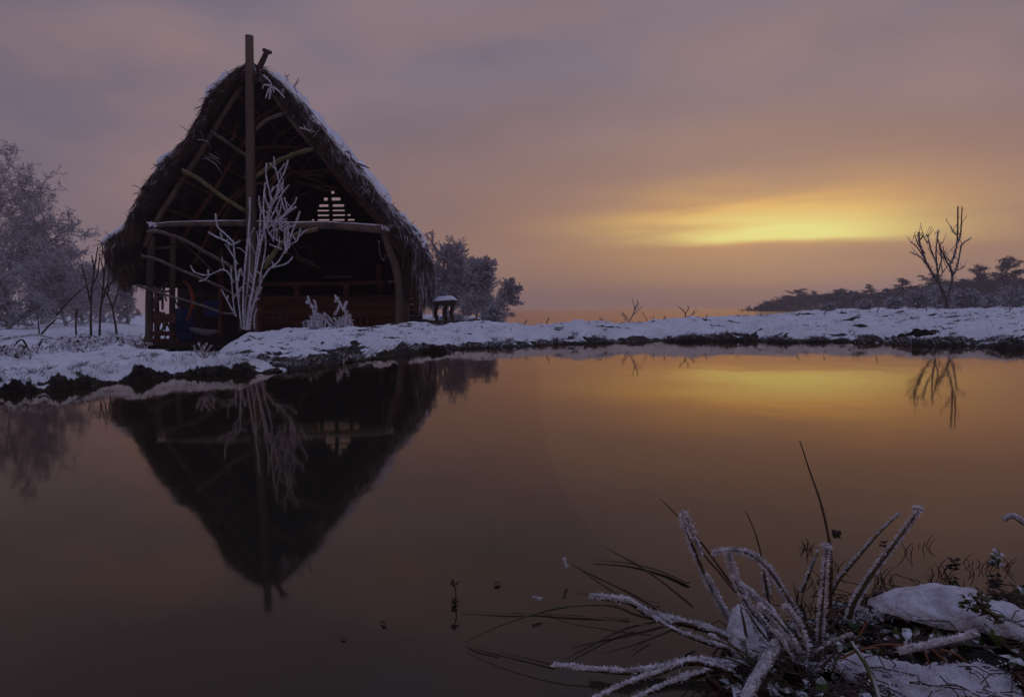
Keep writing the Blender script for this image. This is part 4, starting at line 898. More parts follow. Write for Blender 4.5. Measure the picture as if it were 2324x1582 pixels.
# pines along the right
def pine_mesh(seed, H=9.0):
    random.seed(seed); mt_ = MB(); mc_ = MB()
    k = 9; pts = [Vector((math.sin(seed+i*.7)*.12*i/k*3, math.cos(seed*2+i*.5)*.1*i/k*3, H*i/k)) for i in range(k+1)]
    mt_.tube(pts, lerp_r(.20, .05, k+1), 7, .1)
    B = []; D_ = []; W_ = []
    n_l = random.randint(22, 27)
    for j in range(n_l):
        f = .10+.88*j/n_l; i = min(k-1, int(f*k)); b = pts[i].lerp(pts[i+1], f*k-i); a = random.uniform(0, 2*PI)
        l = H*(.36 if f < .75 else .20)*random.uniform(.5, 1.15)*(1.1-.45*f); e_ = b+Vector((math.cos(a)*l, math.sin(a)*l, l*random.uniform(.05, .75)))
        m_mid = b.lerp(e_, .5)+Vector((0, 0, -l*.08)); mt_.tube([b, m_mid, e_], [.07, .045, .02], 4)
        for c_ in range(int(5+l*2.4)):
            u = random.uniform(.3, 1.05); c = (b.lerp(m_mid, u*2) if u < .5 else m_mid.lerp(e_, u*2-1))+Vector((random.gauss(0, .22), random.gauss(0, .22), random.gauss(.05, .12)))
            R_ = random.uniform(.30, .70)
            for _ in range(32):
                d = Vector((random.gauss(0, 1), random.gauss(0, 1), random.gauss(.15, .55))); d.normalize(); s_ = d*R_*random.random()**.5
                B.append((c.x+s_.x*1.3, c.y+s_.y*1.3, c.z+s_.z*.85)); dd = Vector((random.gauss(0, 1), random.gauss(0, 1), random.gauss(.2, .6))).normalized()*random.uniform(.12, .30); D_.append(tuple(dd)); W_.append(random.uniform(.03, .085))
    mc_.blades(B, D_, W_); return mt_, mc_
protos = []
PG = 'pines beyond the right bank'
lab_p = ['windswept pine with a layered crown, the rightmost clear of the others', 'pine with a leaning hooked top left of the layered one', 'pine cut by the right edge of the picture', 'round topped pine just behind the bare young tree', 'broad low pine left of the bare young tree',
         'pine with a small top knob left of the young tree', 'wide dark pine in the middle of the row', 'slender pine beside the wide dark one', 'spreading pine over the thin stem in the row', 'lower pine filling the row left of the wide dark one',
         'short pine with two tops towards the left end', 'round pine that stands out above the left end of the row', 'small pine nearer the left end of the row', 'smallest faint pine at the left tip of the row', 'low faint pine next to the left tip', 'dark low pine behind the rimed bushes', 'low pine between the hooked and the layered ones', 'second low pine near the right edge']
spec = [(2275, 582, 62, 0), (2212, 602, 60, 1), (2338, 640, 58, 2), (2180, 640, 66, 3), (2120, 620, 70, 0), (2050, 632, 75, 1), (1975, 648, 80, 2), (2012, 655, 84, 3), (1905, 655, 85, 0), (1942, 662, 88, 1), (1850, 662, 92, 2), (1812, 655, 95, 3), (1780, 672, 100, 0), (1700, 694, 112, 1), (1738, 684, 106, 2), (2085, 655, 72, 3), (2240, 650, 64, 2), (2310, 655, 61, 1)]
spec = [(x, y, D*1.7, k) for x, y, D, k in spec]
for q, ((x, y, D, pk), lab) in enumerate(zip(spec, lab_p)):
    if q < 4: protos.append(pine_mesh(30+q))
    b = base(x, D, -.2); Hh = top(x, y, D, b)
    if q < 4:
        t_ = thing('pine_tree', lab, 'tree', (0, 0, 0), PG); tr = protos[q][0].build('trunk', M_bark, t_); cw = protos[q][1].build('crown', M_needle, t_); protos[q] = (t_, tr, cw)
    else:
        s0, tr0, cw0 = protos[pk]; t_ = s0.copy(); COL.objects.link(t_); t_['label'] = lab
        for c0 in (tr0, cw0): c1 = c0.copy(); c1.parent = t_; COL.objects.link(c1)
    s_ = Hh/9.2; wf = random.uniform(1.3, 2.0) if q > 3 else 1.15
    t_.location = b; t_.scale = (s_*wf, s_*wf, s_); t_.rotation_euler = (0, random.uniform(-.06, .06), random.uniform(0, 6.28))
wd = MB(); B = []; D_ = []; W_ = []
for k in range(1100):
    x = random.uniform(1688, 2500); D = random.uniform(150, 200) if x < 1850 else random.uniform(105, 170)
    yt_ = np.interp(x, [1688, 1740, 1800, 1850, 1950, 2000, 2100, 2200, 2300, 2500], [703, 688, 672, 664, 662, 658, 642, 634, 628, 624]) + 9*fb(x*.035, 3.3) + 6*fb(x*.11, 1.3) + random.uniform(0, 10)
    zt_ = P(x, yt_, D).z; zb_ = main_z(tx(x), D)[0]-.3; px_ = P(x, 700, D).x; R_ = random.uniform(.8, 1.6); zc = random.uniform(zb_, zt_-R_*.5) if random.random() < .6 else zt_-R_*.6
    for _ in range(60):
        d = Vector((random.gauss(0, 1), random.gauss(0, 1), random.gauss(0, .6))).normalized()*R_*random.random()**.4
        B.append((px_+d.x*1.4, D+d.y, zc+d.z*.7)); dd = Vector((random.gauss(0, 1), random.gauss(0, 1), random.gauss(.3, .6))).normalized()*random.uniform(.25, .6); D_.append(tuple(dd)); W_.append(random.uniform(.05, .13))
wd.blades(B, D_, W_); tag(wd.build('woods', M_needle, kind='stuff'), 'dark wood of pines seen as one mass under the row of tree tops', 'woods', kind='stuff')
# rimed bushes under the pines
PB = dict(w=.2, up=.02, tl=0, k=[12, 7, 6], f0=.05, ang=(.5, 1.3), ls=(.5, .75), rs=.5, rm=.012, stems=5)
for q, (x, y, D, lab) in enumerate(((2090, 650, 34, 'rimed bush left of the young tree foot'), (2190, 648, 33, 'rimed bush right of the young tree foot'), (2240, 660, 36, 'rimed bush below the hooked pine'), (2300, 640, 38, 'large pale rimed bush at the right edge below the pines'), (2030, 668, 40, 'pale rimed bush at the middle of the pine row'),
                            (1960, 676, 42, 'low rimed bush under the wide dark pine'), (1880, 682, 46, 'low rimed bush towards the left of the pine row'), (2130, 640, 40, 'tall rimed bush right behind the young tree'), (1120, 690, 24, 'white rimed bush at the right foot of the frosted trees'), (1020, 700, 24, 'low rimed bush beside the snow topped table'))):
    b = base(x, D); tree('rimed_bush', lab, b, top(x, y, D, b)*.62, .04, PB, 3, 'rimed bushes', mt=M_twig, mc=M_twig, seed=60+q, cat='bush')
random.seed(3)
# snow-topped rough table right of the hut
tb = thing('rough_table', 'rough log table heaped with snow right of the hut', 'table', P(1010, 728, 19))
m_ = MB(); a = P(984, 690, 19); b = P(1036, 686, 19); m_.box((a+b)/2, ((b-a).length, .6, .13), jit=.03); m_.build('table_top', M_bark, tb)
V = []; Fc = []; nn = 14
for i in range(nn):
    for j in range(8):
        u, v = i/(nn-1), j/7; p = a.lerp(b, u); e_ = min(1, u*6, (1-u)*6, v*4+.1, (1-v)*4+.1)
        V.append((p.x, p.y-.3+.6*v, p.z+.06+e_*(.13+.05*fb(u*4, v*3, 2))))
        if i and j: k = (i-1)*8+j-1; Fc.append((k, k+8, k+9, k+1))
m_ = MB(); m_.add(V, Fc); m_.build('snow', M_snow, tb, True)
for x in (992, 1012, 1028):
    m_ = MB(); m_.tube([P(x, 692, 19), P(x-4, 712, 19), P(x+2, 736, 19)], .06, 6, .2); m_.build('leg', M_bark, tb)
t_ = thing('log', 'dark log lying in the snow right of the hut', 'log', P(940, 727, 17)); m_ = MB(); m_.tube([P(930, 724, 17), P(980, 731, 17), P(1040, 731, 17), (P(1090, 726, 17))], [.05, .05, .04, .03], 7, .2); m_.build('trunk', M_bark, t_)

# ------------------------------------------------------------------ foreground: near shore
c6 = lambda x, y: (1007+x*.3802, 980+y*.3802)
c7 = lambda x, y: (1611+x*.3239, 1069+y*.3239)
fs = [G(x, y) for x, y in ((1200, 1900), (1560, 1640), (1640, 1560), (1690, 1500), (1790, 1470), (1860, 1445), (1930, 1400), (2080, 1385), (2250, 1345), (2500, 1300), (2900, 1260))]
fx = [p.x for p in fs]; fy = [p.y for p in fs]
def fore_z(X, Y):
    ys_ = float(np.interp(X, fx, fy)); d = ys_-Y+.03*fb(X*9, Y*9, 1)
    z = -.10+.16*max(0.0, min(1, (d+.10)/.26)) if d < .16 else .06
    z = -.22+.26*(1/(1+math.exp(-(d)/.045)))
    return z+.016*fb(X*11, Y*11, 3)+.006*fb(X*40, Y*40, 5), d
V = []; Fc = []; A = []; nx, ny = 190, 130
for i in range(nx):
    for j in range(ny):
        X = .05+1.75*i/(nx-1); Y = .42+.95*j/(ny-1); z, d = fore_z(X, Y); V.append((X, Y, z))
        q = G(2080, 1540, .03); s = .55+.9*fb(X*7, Y*7, 7)+ (.6 if ((X-.62)/.35)**2+((Y-.78)/.14)**2 < 1 else -.6); 
        A.append(.1)
        if i and j: a = (i-1)*ny+j-1; Fc.append((a, a+ny, a+ny+1, a+1))
me = bpy.data.meshes.new('near_shore'); me.from_pydata(V, [], Fc); me.polygons.foreach_set('use_smooth', [True]*len(Fc)); at = me.attributes.new('snow', 'FLOAT', 'POINT'); at.data.foreach_set('value', A); me.materials.append(M_ground)
o = bpy.data.objects.new('shore', me); COL.objects.link(o); o['kind'] = 'structure'

def blanket(name, lab, cat, outline, z0, hgt, m, seed, n=60, rough=1.0, kind=None, D=None, ripple=0.0):
    """A lump with depth whose top edge follows an outline seen on the shore."""
    pts = [G(x, y, z0) for x, y in outline]; cx = sum(p.x for p in pts)/len(pts); cy = sum(p.y for p in pts)/len(pts)
    K = 16; R = smooth_path(pts+[pts[0]], 5)[:-1]; V = []; Fc = []; nR = len(R)
    for k in range(K+1):
        f = k/K; rr = math.cos(f*PI/2)**.6; zz = math.sin(f*PI/2)
        for p in R:
            X = cx+(p.x-cx)*rr; Y = cy+(p.y-cy)*rr; w = .35+.65*zz
            V.append((X+.004*fb(X*60, Y*60, seed+f)*rough, Y+.004*fb(Y*60, X*60, seed-f)*rough, z0-.01+hgt*zz*(1+.35*fb(X*8, Y*8, seed))+rough*w*(.007*fb(X*28, Y*28, seed)+.003*fb(X*90, Y*90, seed+2))))
    for k in range(K):
        for j in range(nR): a = k*nR+j; b = k*nR+(j+1) % nR; Fc.append((a, b, b+nR, a+nR))
    m_ = MB(); m_.add(V, Fc); o_ = m_.build(name, m, loc=(cx, cy, z0), smooth=True)
    if kind: o_['kind'] = kind
    return tag(o_, lab, cat) if cat else o_
M_fsnow = mat('dimmed_crusted_snow', (.42, .39, .43), (.68, .66, .72), 40, .6, 1.0, 110, spec=.5, bdist=.012)  # greyer than the bank snow: lens darkening of the foreground put into the colour
blanket('snow_covered_log', 'rounded log covered in crusted snow at the right of the near shore', 'log', [c7(1110, 890), c7(1200, 850), c7(1400, 820), c7(1600, 815), c7(1800, 840), c7(1950, 900), c7(2080, 980), c7(2260, 1010), c7(2400, 1090), c7(2250, 1150), c7(2080, 1110), c7(1900, 1080), c7(1700, 1060), c7(1450, 1010), c7(1250, 950)], .065, .026, M_fsnow, 2)
blanket('snow', 'flat snow patch in the lower right corner of the near shore', None, [c7(700, 1340), c7(900, 1310), c7(1100, 1290), c7(1300, 1330), c7(1500, 1370), c7(1750, 1370), c7(1950, 1340), c7(2120, 1400), c7(2160, 1500), c7(2300, 1640), c7(2200, 1900), c7(1500, 1900), c7(1300, 1640), c7(1150, 1520), c7(1000, 1440), c7(850, 1390)], .045, .022, M_fsnow, 5, kind='stuff')
blanket('snow', 'snow cushion caught in the heart of the rush tuft', None, [c7(150, 960), c7(240, 960), c7(330, 1080), c7(430, 1200), c7(380, 1280), c7(240, 1290), c7(110, 1180), c7(120, 1080)], .03, .028, M_fsnow, 8, kind='stuff')
blanket('snow', 'small snow cushion on the leaf at the right edge', None, [c7(2150, 1100), c7(2230, 1060), c7(2330, 1080), c7(2330, 1160), c7(2200, 1170)], .05, .02, M_fsnow, 9, kind='stuff')
blanket('peat_hump', 'black hollow clod of peat at the root of the rush tuft', 'mound', [c7(180, 1300), c7(330, 1290), c7(480, 1320), c7(560, 1400), c7(640, 1500), c7(640, 1700), c7(100, 1700), c7(200, 1500)], .0, .03, M_earth, 12, rough=2)

# rush tuft: each blade is a part with its own rime
tuft = thing('rush_tuft', 'tuft of rush blades edged with rime crystals on the near shore', 'rush tuft', G(1730, 1500))
ft = thing('rush_tuft', 'smaller tuft of straight upright rush blades right of the big tuft', 'rush tuft', G(1885, 1440))
bt = thing('rush_tuft', 'unrimed trailing rush blades reaching left over the water', 'rush tuft', G(1650, 1440))
def blade(parent, pts, w, m=M_bladeb, heavy=0, lean=0.0, zr=.01, edge=0, flat=False, z=None, taper=True, wide=.35, arch=None):
    if heavy: w *= .85
    """pts: root first. The root stands on the shore, the blade leans back by `lean` metres over its length."""
    r0 = G(*pts[0], zr); n = len(pts); L_ = [0]
    for a, b in zip(pts, pts[1:]): L_.append(L_[-1]+math.hypot(b[0]-a[0], b[1]-a[1]))
    Q = []
    for i, (x, y) in enumerate(pts):
        if flat: Q.append(G(x, y, .003 if z is None else z)); continue
        Q.append(P(x, y, max(.35, r0.y+lean*L_[i]/L_[-1])))
    if not flat:
        for q in Q:
            if q.z < .004: q.z = .004
    pp = smooth_path(Q, 7); N_ = len(pp); m_ = MB(); wm = w*r0.y/F*.5
    prof_ = [wm*(1.0-(.75 if taper else .15)*(i/(N_-1))**2.2) for i in range(N_)]
    # ribbon with thickness and a folded keel
    V = []
    for i, p in enumerate(pp):
        d = (pp[min(i+1, N_-1)]-pp[max(i-1, 0)]).normalized(); v = (p-Vector((0, 0, CAMH))).normalized()
        s_ = d.cross(Vector((.25, 1, -.35))).normalized() if not flat else d.cross(Vector((0, 0, 1))).normalized(); u = s_.cross(d).normalized()
        a = prof_[i]; V += [tuple(p+s_*a), tuple(p+u*a*wide), tuple(p-s_*a), tuple(p-u*a*wide)]
    Fc = [(i*4+j, i*4+(j+1) % 4, (i+1)*4+(j+1) % 4, (i+1)*4+j) for i in range(N_-1) for j in range(4)]+[(0, 1, 2, 3), tuple((N_-1)*4+j for j in (3, 2, 1, 0))]
    m_.add(V, Fc); b_ = m_.build('blade', m, parent, True)
    if heavy or edge:
        c_ = MB(); segL = sum((pp[i+1]-pp[i]).length for i in range(N_-1))
        if heavy:
            R_ = []
            for i, p in enumerate(pp):
                f = i/(N_-1); R_.append(wm*(.27+.27*heavy)*(1+.75*fb(p.x*38, p.y*38, p.z*38))*random.uniform(.75, 1.25)*(min(1, .35+f*3)))
            c_.tube([p+Vector((0, 0, wm*.35)) for p in pp], R_, 9, .22)
            nc = int(segL*9000*heavy*max(.5, wm/.006))
            for _ in range(nc):
                i = random.randrange(N_-1); p = pp[i].lerp(pp[i+1], random.random()); a = random.gauss(PI/2, 1.0); k_ = R_[i]*random.uniform(.8, 1.25)
                c_.chunk(p+Vector((math.cos(a)*k_, random.gauss(0, .5)*k_-.3*k_, wm*.35+math.sin(a)*k_)), random.uniform(.0006, .0016)*(1 if random.random() < .85 else 2.0))
            for _ in range(nc//3):
                i = random.randrange(N_-1); p = pp[i].lerp(pp[i+1], random.random()); a = random.gauss(PI/2, 1.2)
                c_.spike(p+Vector((math.cos(a), 0, math.sin(a)+.3))*R_[i]*.8, Vector((math.cos(a)+random.gauss(0, .3), random.gauss(0, .5), math.sin(a)+random.gauss(.2, .3)))*random.uniform(.002, .0060), .0007)
        if edge:
            for sgn in ((-1, 1) if edge == 2 else (edge,)):
                for _ in range(int(segL*1500)):
                    i = random.randrange(1, N_-1); p = pp[i].lerp(pp[i+1], random.random()) if i < N_-1 else pp[i]
                    d = (pp[min(i+1, N_-1)]-pp[i-1]).normalized(); s_ = d.cross(Vector((0, 1, 0))).normalized()*sgn; rr = random.uniform(.0006, .0016)*random.choice((1, 1, 1.6))
                    off = prof_[i]+random.uniform(-.0005, .0030); c_.chunk(p+s_*off+Vector((0, random.gauss(0, .001), 0)), rr)
                    if random.random() < .5: c_.spike(p+s_*prof_[i], s_*random.uniform(.003, .008)+d*random.gauss(0, .002), .0008)
        c_.build('rime', M_crystal, b_, kind='stuff')
    return b_
T = tuft
def rev(L): return [c for c in L][::-1]
A6 = lambda *L: [c6(x, y) for x, y in L][::-1]
A7 = lambda *L: [c7(x, y) for x, y in L][::-1]
blade(T, A6((1420, 490), (1470, 640), (1560, 850), (1650, 1020), (1740, 1150)), 13, heavy=.10, edge=1, lean=-.05, wide=.5)
blade(T, A6((1428, 478), (1475, 560), (1500, 640), (1540, 740)), 9, M_rime, heavy=.5, lean=-.05, zr=.24)
blade(T, A7((120, 570), (150, 660), (190, 780), (280, 960), (380, 1080), (430, 1200)), 13, heavy=.55, edge=2, lean=-.06)
blade(T, A7((200, 800), (280, 850), (400, 960), (480, 1060), (560, 1180)), 24, M_rime, heavy=.75, lean=-.03)
blade(T, A6((880, 990), (1000, 1000), (1120, 1020), (1250, 1100), (1450, 1140), (1620, 1190), (1720, 1240)), 24, heavy=.9, lean=.06, zr=.03)
blade(T, A6((1250, 1110), (1400, 1190), (1560, 1250), (1700, 1290)), 16, heavy=.7, lean=.04, zr=.03)
blade(T, A6((660, 1400), (900, 1420), (1150, 1430), (1400, 1380), (1600, 1370), (1740, 1420)), 22, heavy=.75, lean=-.02, zr=.02)
blade(T, A6((900, 1600), (1100, 1500), (1300, 1430), (1450, 1370), (1600, 1390), (1730, 1440)), 20, heavy=.7, lean=-.10, zr=.03)
blade(T, A6((1130, 1600), (1350, 1500), (1600, 1420), (1740, 1400)), 22, M_blade, heavy=.6, lean=-.08, zr=.03)
blade(T, A6((1600, 722), (1700, 708), (1800, 720), (1880, 762), (1960, 850), (2050, 990), (2130, 1120)), 9, heavy=.10, edge=2, lean=-.07)
blade(T, A6((1295, 400), (1450, 560), (1560, 690), (1700, 880), (1790, 1000)), 6, lean=-.02)
blade(T, A6((1520, 660), (1560, 740), (1640, 830), (1740, 950), (1850, 1060)), 7, lean=0)
blade(T, A6((940, 675), (1050, 735), (1150, 790), (1300, 890), (1400, 970), (1490, 1045)), 6, lean=.1, parent=None) if False else None
blade(T, A7((210, 930), (240, 1070), (280, 1300)), 7, lean=-.03)
blade(T, A7((230, 930), (330, 1090), (430, 1220), (470, 1300)), 9, M_blade, edge=1, lean=-.03)
blade(T, A7((340, 930), (470, 1040), (580, 1180), (610, 1350), (620, 1440)), 13, M_blade, heavy=.3, edge=1, lean=-.05)
blade(T, A7((490, 1190), (560, 1290), (600, 1370), (610, 1480)), 8, lean=-.02)
blade(T, A7((330, 990), (400, 1080), (440, 1130), (520, 1200)), 10, M_blade, heavy=.3, lean=-.05)
blade(T, A7((540, 960), (620, 1080), (660, 1200), (650, 1350), (630, 1500)), 11, M_blade, heavy=.35, edge=-1, lean=-.05)
blade(T, A7((520, 955), (560, 990), (610, 1060), (640, 1160)), 16, M_rime, heavy=.8, lean=-.02, zr=.09)
blade(T, A7((470, 1210), (400, 1330), (310, 1480), (240, 1620))[::-1], 36, M_rime, heavy=.8, lean=-.12, zr=.07, taper=False)
blade(T, A7((-20, 740), (40, 850), (110, 980), (180, 1090)), 16, M_rime, heavy=.6, lean=-.03)
blade(T, A7((-60, 1320), (60, 1340), (200, 1350), (300, 1400)), 20, heavy=.6, lean=-.03)
blade(T, A7((430, 1120), (480, 1160), (520, 1220), (580, 1330), (660, 1400), (720, 1480)), 20, heavy=.6, lean=-.03)
for k in range(26):
    x0, y0 = c7(random.uniform(250, 700), random.uniform(1330, 1480)); a = random.uniform(-1.25, 1.1); l = random.uniform(50, 150)
    blade(T, [(x0, y0), (x0+l*.5*math.sin(a), y0-l*.5*math.cos(a)), (x0+l*math.sin(a)*1.1, y0-l*math.cos(a)*.8)], random.uniform(4, 8), random.choice((M_blade, M_bladeb, M_bladeb)), edge=random.choice((0, 0, 1, 2)), lean=random.uniform(-.08, .04), zr=.02)
# straight blades behind
blade(ft, [c7(840, 960), c7(850, 800), c7(850, 600), c7(820, 400), c7(770, 200), c7(700, 0), (1815, 1000)], 7, lean=-.06)
blade(ft, A7((250, 275), (320, 440), (370, 640), (400, 850), (420, 930)), 5, lean=-.06)
blade(ft, A7((1460, 280), (1300, 500), (1150, 700), (1020, 900), (960, 1080)), 12, M_blade, edge=2, lean=-.06)
blade(ft, A7((1420, 268), (1460, 262), (1492, 272)), 10, M_rime, heavy=.9, lean=0, zr=.22)
blade(ft, A7((1340, 295), (1200, 420), (1050, 590), (900, 770), (840, 900)), 7, M_blade, edge=1, lean=-.05)
blade(ft, A7((820, 530), (805, 700), (785, 950), (770, 1130), (765, 1300)), 8, edge=2, lean=-.06)
blade(ft, A7((770, 550), (720, 660), (680, 770), (640, 850)), 6, M_blade, edge=1, lean=-.03)
blade(ft, A7((370, 710), (390, 780), (405, 880)), 7, edge=2, lean=-.03)
blade(ft, A7((785, 525), (820, 520), (855, 550)), 12, M_rime, heavy=.9, lean=0, zr=.15)
blade(ft, A7((850, 500), (850, 640), (845, 780), (850, 950)), 7, lean=-.04)
# trailing blades
blade(bt, A6((130, 1250), (350, 1150), (600, 1070), (800, 1035), (1000, 1035), (1150, 1090), (1290, 1130), (1500, 1230)), 7, M_blade, lean=.0)
blade(bt, A6((130, 1250), (200, 1285), (330, 1315)), 6, M_bladeb, flat=True, z=.004)
blade(bt, A6((100, 1065), (250, 1072), (400, 1080), (550, 1076), (700, 1088), (950, 1100), (1110, 1110)), 9, M_bladeb, flat=True)
blade(bt, A6((590, 1020), (720, 1075), (900, 1110), (1100, 1140), (1240, 1155)), 5, M_blade, flat=True, z=.008)
blade(bt, A6((940, 675), (1050, 735), (1150, 790), (1300, 890), (1400, 970), (1490, 1045)), 6, M_bladeb, lean=.05)
blade(bt, A6((760, 790), (900, 860), (1050, 930), (1200, 1010), (1330, 1085)), 7, M_bladeb, lean=.05)
blade(bt, A6((800, 810), (930, 900), (1100, 1000), (1290, 1060)), 6, M_blade, lean=.02)
blade(bt, A6((890, 765), (1100, 780), (1300, 830), (1460, 900)), 15, M_bladeb, flat=True, z=.004)
blade(bt, A6((790, 935), (900, 955), (1050, 985), (1290, 1015)), 7, M_bladeb, flat=True, z=.004)
blade(bt, A6((530, 990), (580, 1000)), 8, M_rime, heavy=.8, lean=0, zr=.02)
blade(bt, A6((715, 760), (735, 810)), 9, M_rime, heavy=.5, lean=0, zr=.02)
blade(bt, A6((700, 1370), (900, 1260), (1050, 1190), (1150, 1160)), 5, M_bark, flat=True, z=.004)
blade(bt, A6((1120, 1310), (1170, 1270), (1230, 1235)), 4, M_bark, flat=True, z=.004)
blade(bt, A6((150, 1265), (330, 1310), (500, 1350), (660, 1390)), 6, M_bark, flat=True, z=.003)

stk = thing('frosted_stick', 'thick rimed stick lying over reddish stems beside the snow patch', 'stick', G(*c7(1320, 1260)))
blade(stk, [c7(1320, 1262), c7(1450, 1235), c7(1650, 1190), c7(1860, 1145)], 20, M_rime, heavy=.8, lean=0, zr=.09, taper=False)
rs = thing('reddish_stems', 'thin reddish orange stems under the rimed stick', 'stems', G(*c7(1300, 1330)))
for L_ in (((1040, 1255), (1200, 1215), (1330, 1218), (1420, 1230)), ((1500, 1250), (1530, 1330), (1520, 1400)), ((1560, 1250), (1640, 1320), (1720, 1370)), ((1620, 1250), (1740, 1290), (1840, 1390)), ((930, 1310), (1040, 1255), (1180, 1240), (1210, 1280)), ((1100, 1060), (1060, 1130), (1020, 1190))):
    blade(rs, [c7(*q) for q in L_], 6, mat('reddish_stem', (.14, .045, .018), (.26, .10, .045), 20, .5, .2), lean=0, zr=.07)
gs = thing('green_stem', 'hollow green stem with an iced curl at its tip, below the small tuft', 'stem', G(*c7(1190, 1600)))
blade(gs, [c7(1190, 1600), c7(1150, 1480), c7(1080, 1330), c7(1010, 1230), c7(990, 1190)], 11, mat('green_stem', (.07, .09, .03), (.16, .18, .08), 20, .4, .2, frost=(.3, RIME)), lean=.03, zr=.06, taper=False)
blade(gs, [c7(780, 1385), c7(830, 1320), c7(895, 1265)], 8, M_bark, lean=0, zr=.06); blade(gs, [c7(860, 1400), c7(880, 1340), c7(895, 1290)], 5, M_bark, lean=0, zr=.06)
m_ = MB()
for k in range(90):
    a = 2*PI*random.random(); c = P(*c7(945+48*math.cos(a), 1215+38*math.sin(a)), gs['_o'][1]+.16); m_.chunk(c, random.uniform(.0015, .0035))
m_.build('iced_curl', M_crystal, gs, kind='stuff')
m_ = MB(); c0 = P(*c7(1075, 1010), .96)
for k in range(110): m_.chunk(c0+Vector((random.gauss(0, .012), random.gauss(0, .01), random.gauss(0, .010))), random.uniform(.0015, .004))
tag(m_.build('ice_clump', M_crystal, loc=c0), 'clump of ice crystals between the upright blades and the snowy log', 'ice')
ih = thing('iced_leaf', 'curved iced leaf reaching in at the right edge', 'leaf', P(*c7(2240, 420), 1.1))
blade(ih, [c7(2280, 420), c7(2200, 360), c7(2120, 312), c7(2060, 340)], 16, M_fsnow, heavy=.3, lean=0, zr=.05, taper=False)

# leaves and litter on the near shore
def leaf_geo(mb_, c, d, w, curl=.2, up=None):
    d = Vector(d); s_ = d.cross(Vector((random.gauss(0, .4), random.gauss(0, .4), 1))).normalized()*w; n_ = s_.cross(d).normalized()*d.length*curl
    c = Vector(c); mb_.add([tuple(c), tuple(c+d*.3+s_*.8-n_*.3), tuple(c+d*.65+s_-n_*.1), tuple(c+d), tuple(c+d*.65-s_-n_*.1), tuple(c+d*.3-s_*.8-n_*.3), tuple(c+d*.5+n_)], [(0, 1, 6), (1, 2, 6), (2, 3, 6), (3, 4, 6), (4, 5, 6), (5, 0, 6)])
lb = MB(); lg = MB(); tw = MB(); fz = MB()
def inside(x, y, poly):
    r_ = False
    for (a, b), (c, d) in zip(poly, poly[1:]+poly[:1]):
        if (b > y) != (d > y) and x < (c-a)*(y-b)/(d-b)+a: r_ = not r_
    return r_
SP_ = [c7(*q) for q in ((700, 1340), (900, 1300), (1100, 1280), (1300, 1320), (1500, 1360), (1750, 1360), (1950, 1330), (2120, 1390), (2160, 1500), (2300, 1640), (2200, 1900), (1500, 1900), (1300, 1640), (1150, 1520), (1000, 1440), (850, 1390))]
for k in range(2600):
    x = random.uniform(1650, 2420); y = random.uniform(1330, 1700); p = G(x, y, .03); z, d = fore_z(p.x, p.y)
    if d < -.03 or (inside(x, y+6, SP_) and random.random() < .97): continue
    c = Vector((p.x, p.y, max(z, .002)+random.uniform(0, .012))); a = random.uniform(0, 2*PI); l = random.uniform(.010, .032)
    leaf_geo(lb if random.random() < .62 else lg, c, (math.cos(a)*l, math.sin(a)*l, random.gauss(0, .35)*l), l*random.uniform(.2, .45))
    if random.random() < .25:
        l = random.uniform(.03, .08); tw.tube([c, c+Vector((math.cos(a)*l*.5, math.sin(a)*l*.5, l*.3)), c+Vector((math.cos(a+.6)*l, math.sin(a+.6)*l, l*.25))], .0009, 3, cap=False)
    if random.random() < .10: fz.chunk(c+Vector((0, 0, .004)), random.uniform(.0015, .004))
tag(lb.build('leaf_litter', M_leafb, kind='stuff'), 'dead brown leaves covering the near shore', 'leaves', kind='stuff')
tag(lg.build('ground_leaves', M_leafg, kind='stuff'), 'small green leaves among the litter of the near shore', 'leaves', kind='stuff')
tag(tw.build('litter_twigs', M_bark, kind='stuff'), 'fine dark twigs among the litter of the near shore', 'twigs', kind='stuff')
tag(fz.build('ice_grains', M_crystal, kind='stuff'), 'grains of rime scattered over the litter', 'rime', kind='stuff')
sg = MB(); st_ = MB()
for k in range(5200):
    x = random.uniform(1830, 2420); y = random.uniform(1400, 1640)
    on = inside(x, y, SP_)
    lg_ = inside(x, y+10, [c7(*q) for q in ((1110, 890), (1400, 830), (1800, 850), (2080, 990), (2260, 1020), (2250, 1140), (1900, 1070), (1450, 1000))])
    if not (on or lg_): continue
    z0_ = .062 if on else .085; p = G(x, y, z0_)
    sg.chunk(p+Vector((0, 0, random.uniform(-.006, .006))), random.uniform(.0005, .0014))
    if random.random() < .022:
        a = random.uniform(0, 6.28); l = random.uniform(.01, .04); st_.tube([p, p+Vector((math.cos(a)*l*.5, math.sin(a)*l*.5, l*.2)), p+Vector((math.cos(a)*l, math.sin(a)*l, l*.1))], .0008, 3, cap=False)
tag(sg.build('snow_grains', M_crystal, kind='stuff'), 'loose grains of crusted snow on the near shore', 'snow', kind='stuff')
tag(st_.build('snow_twigs', M_bark, kind='stuff'), 'bits of stalk poking through the near snow', 'twigs', kind='stuff')
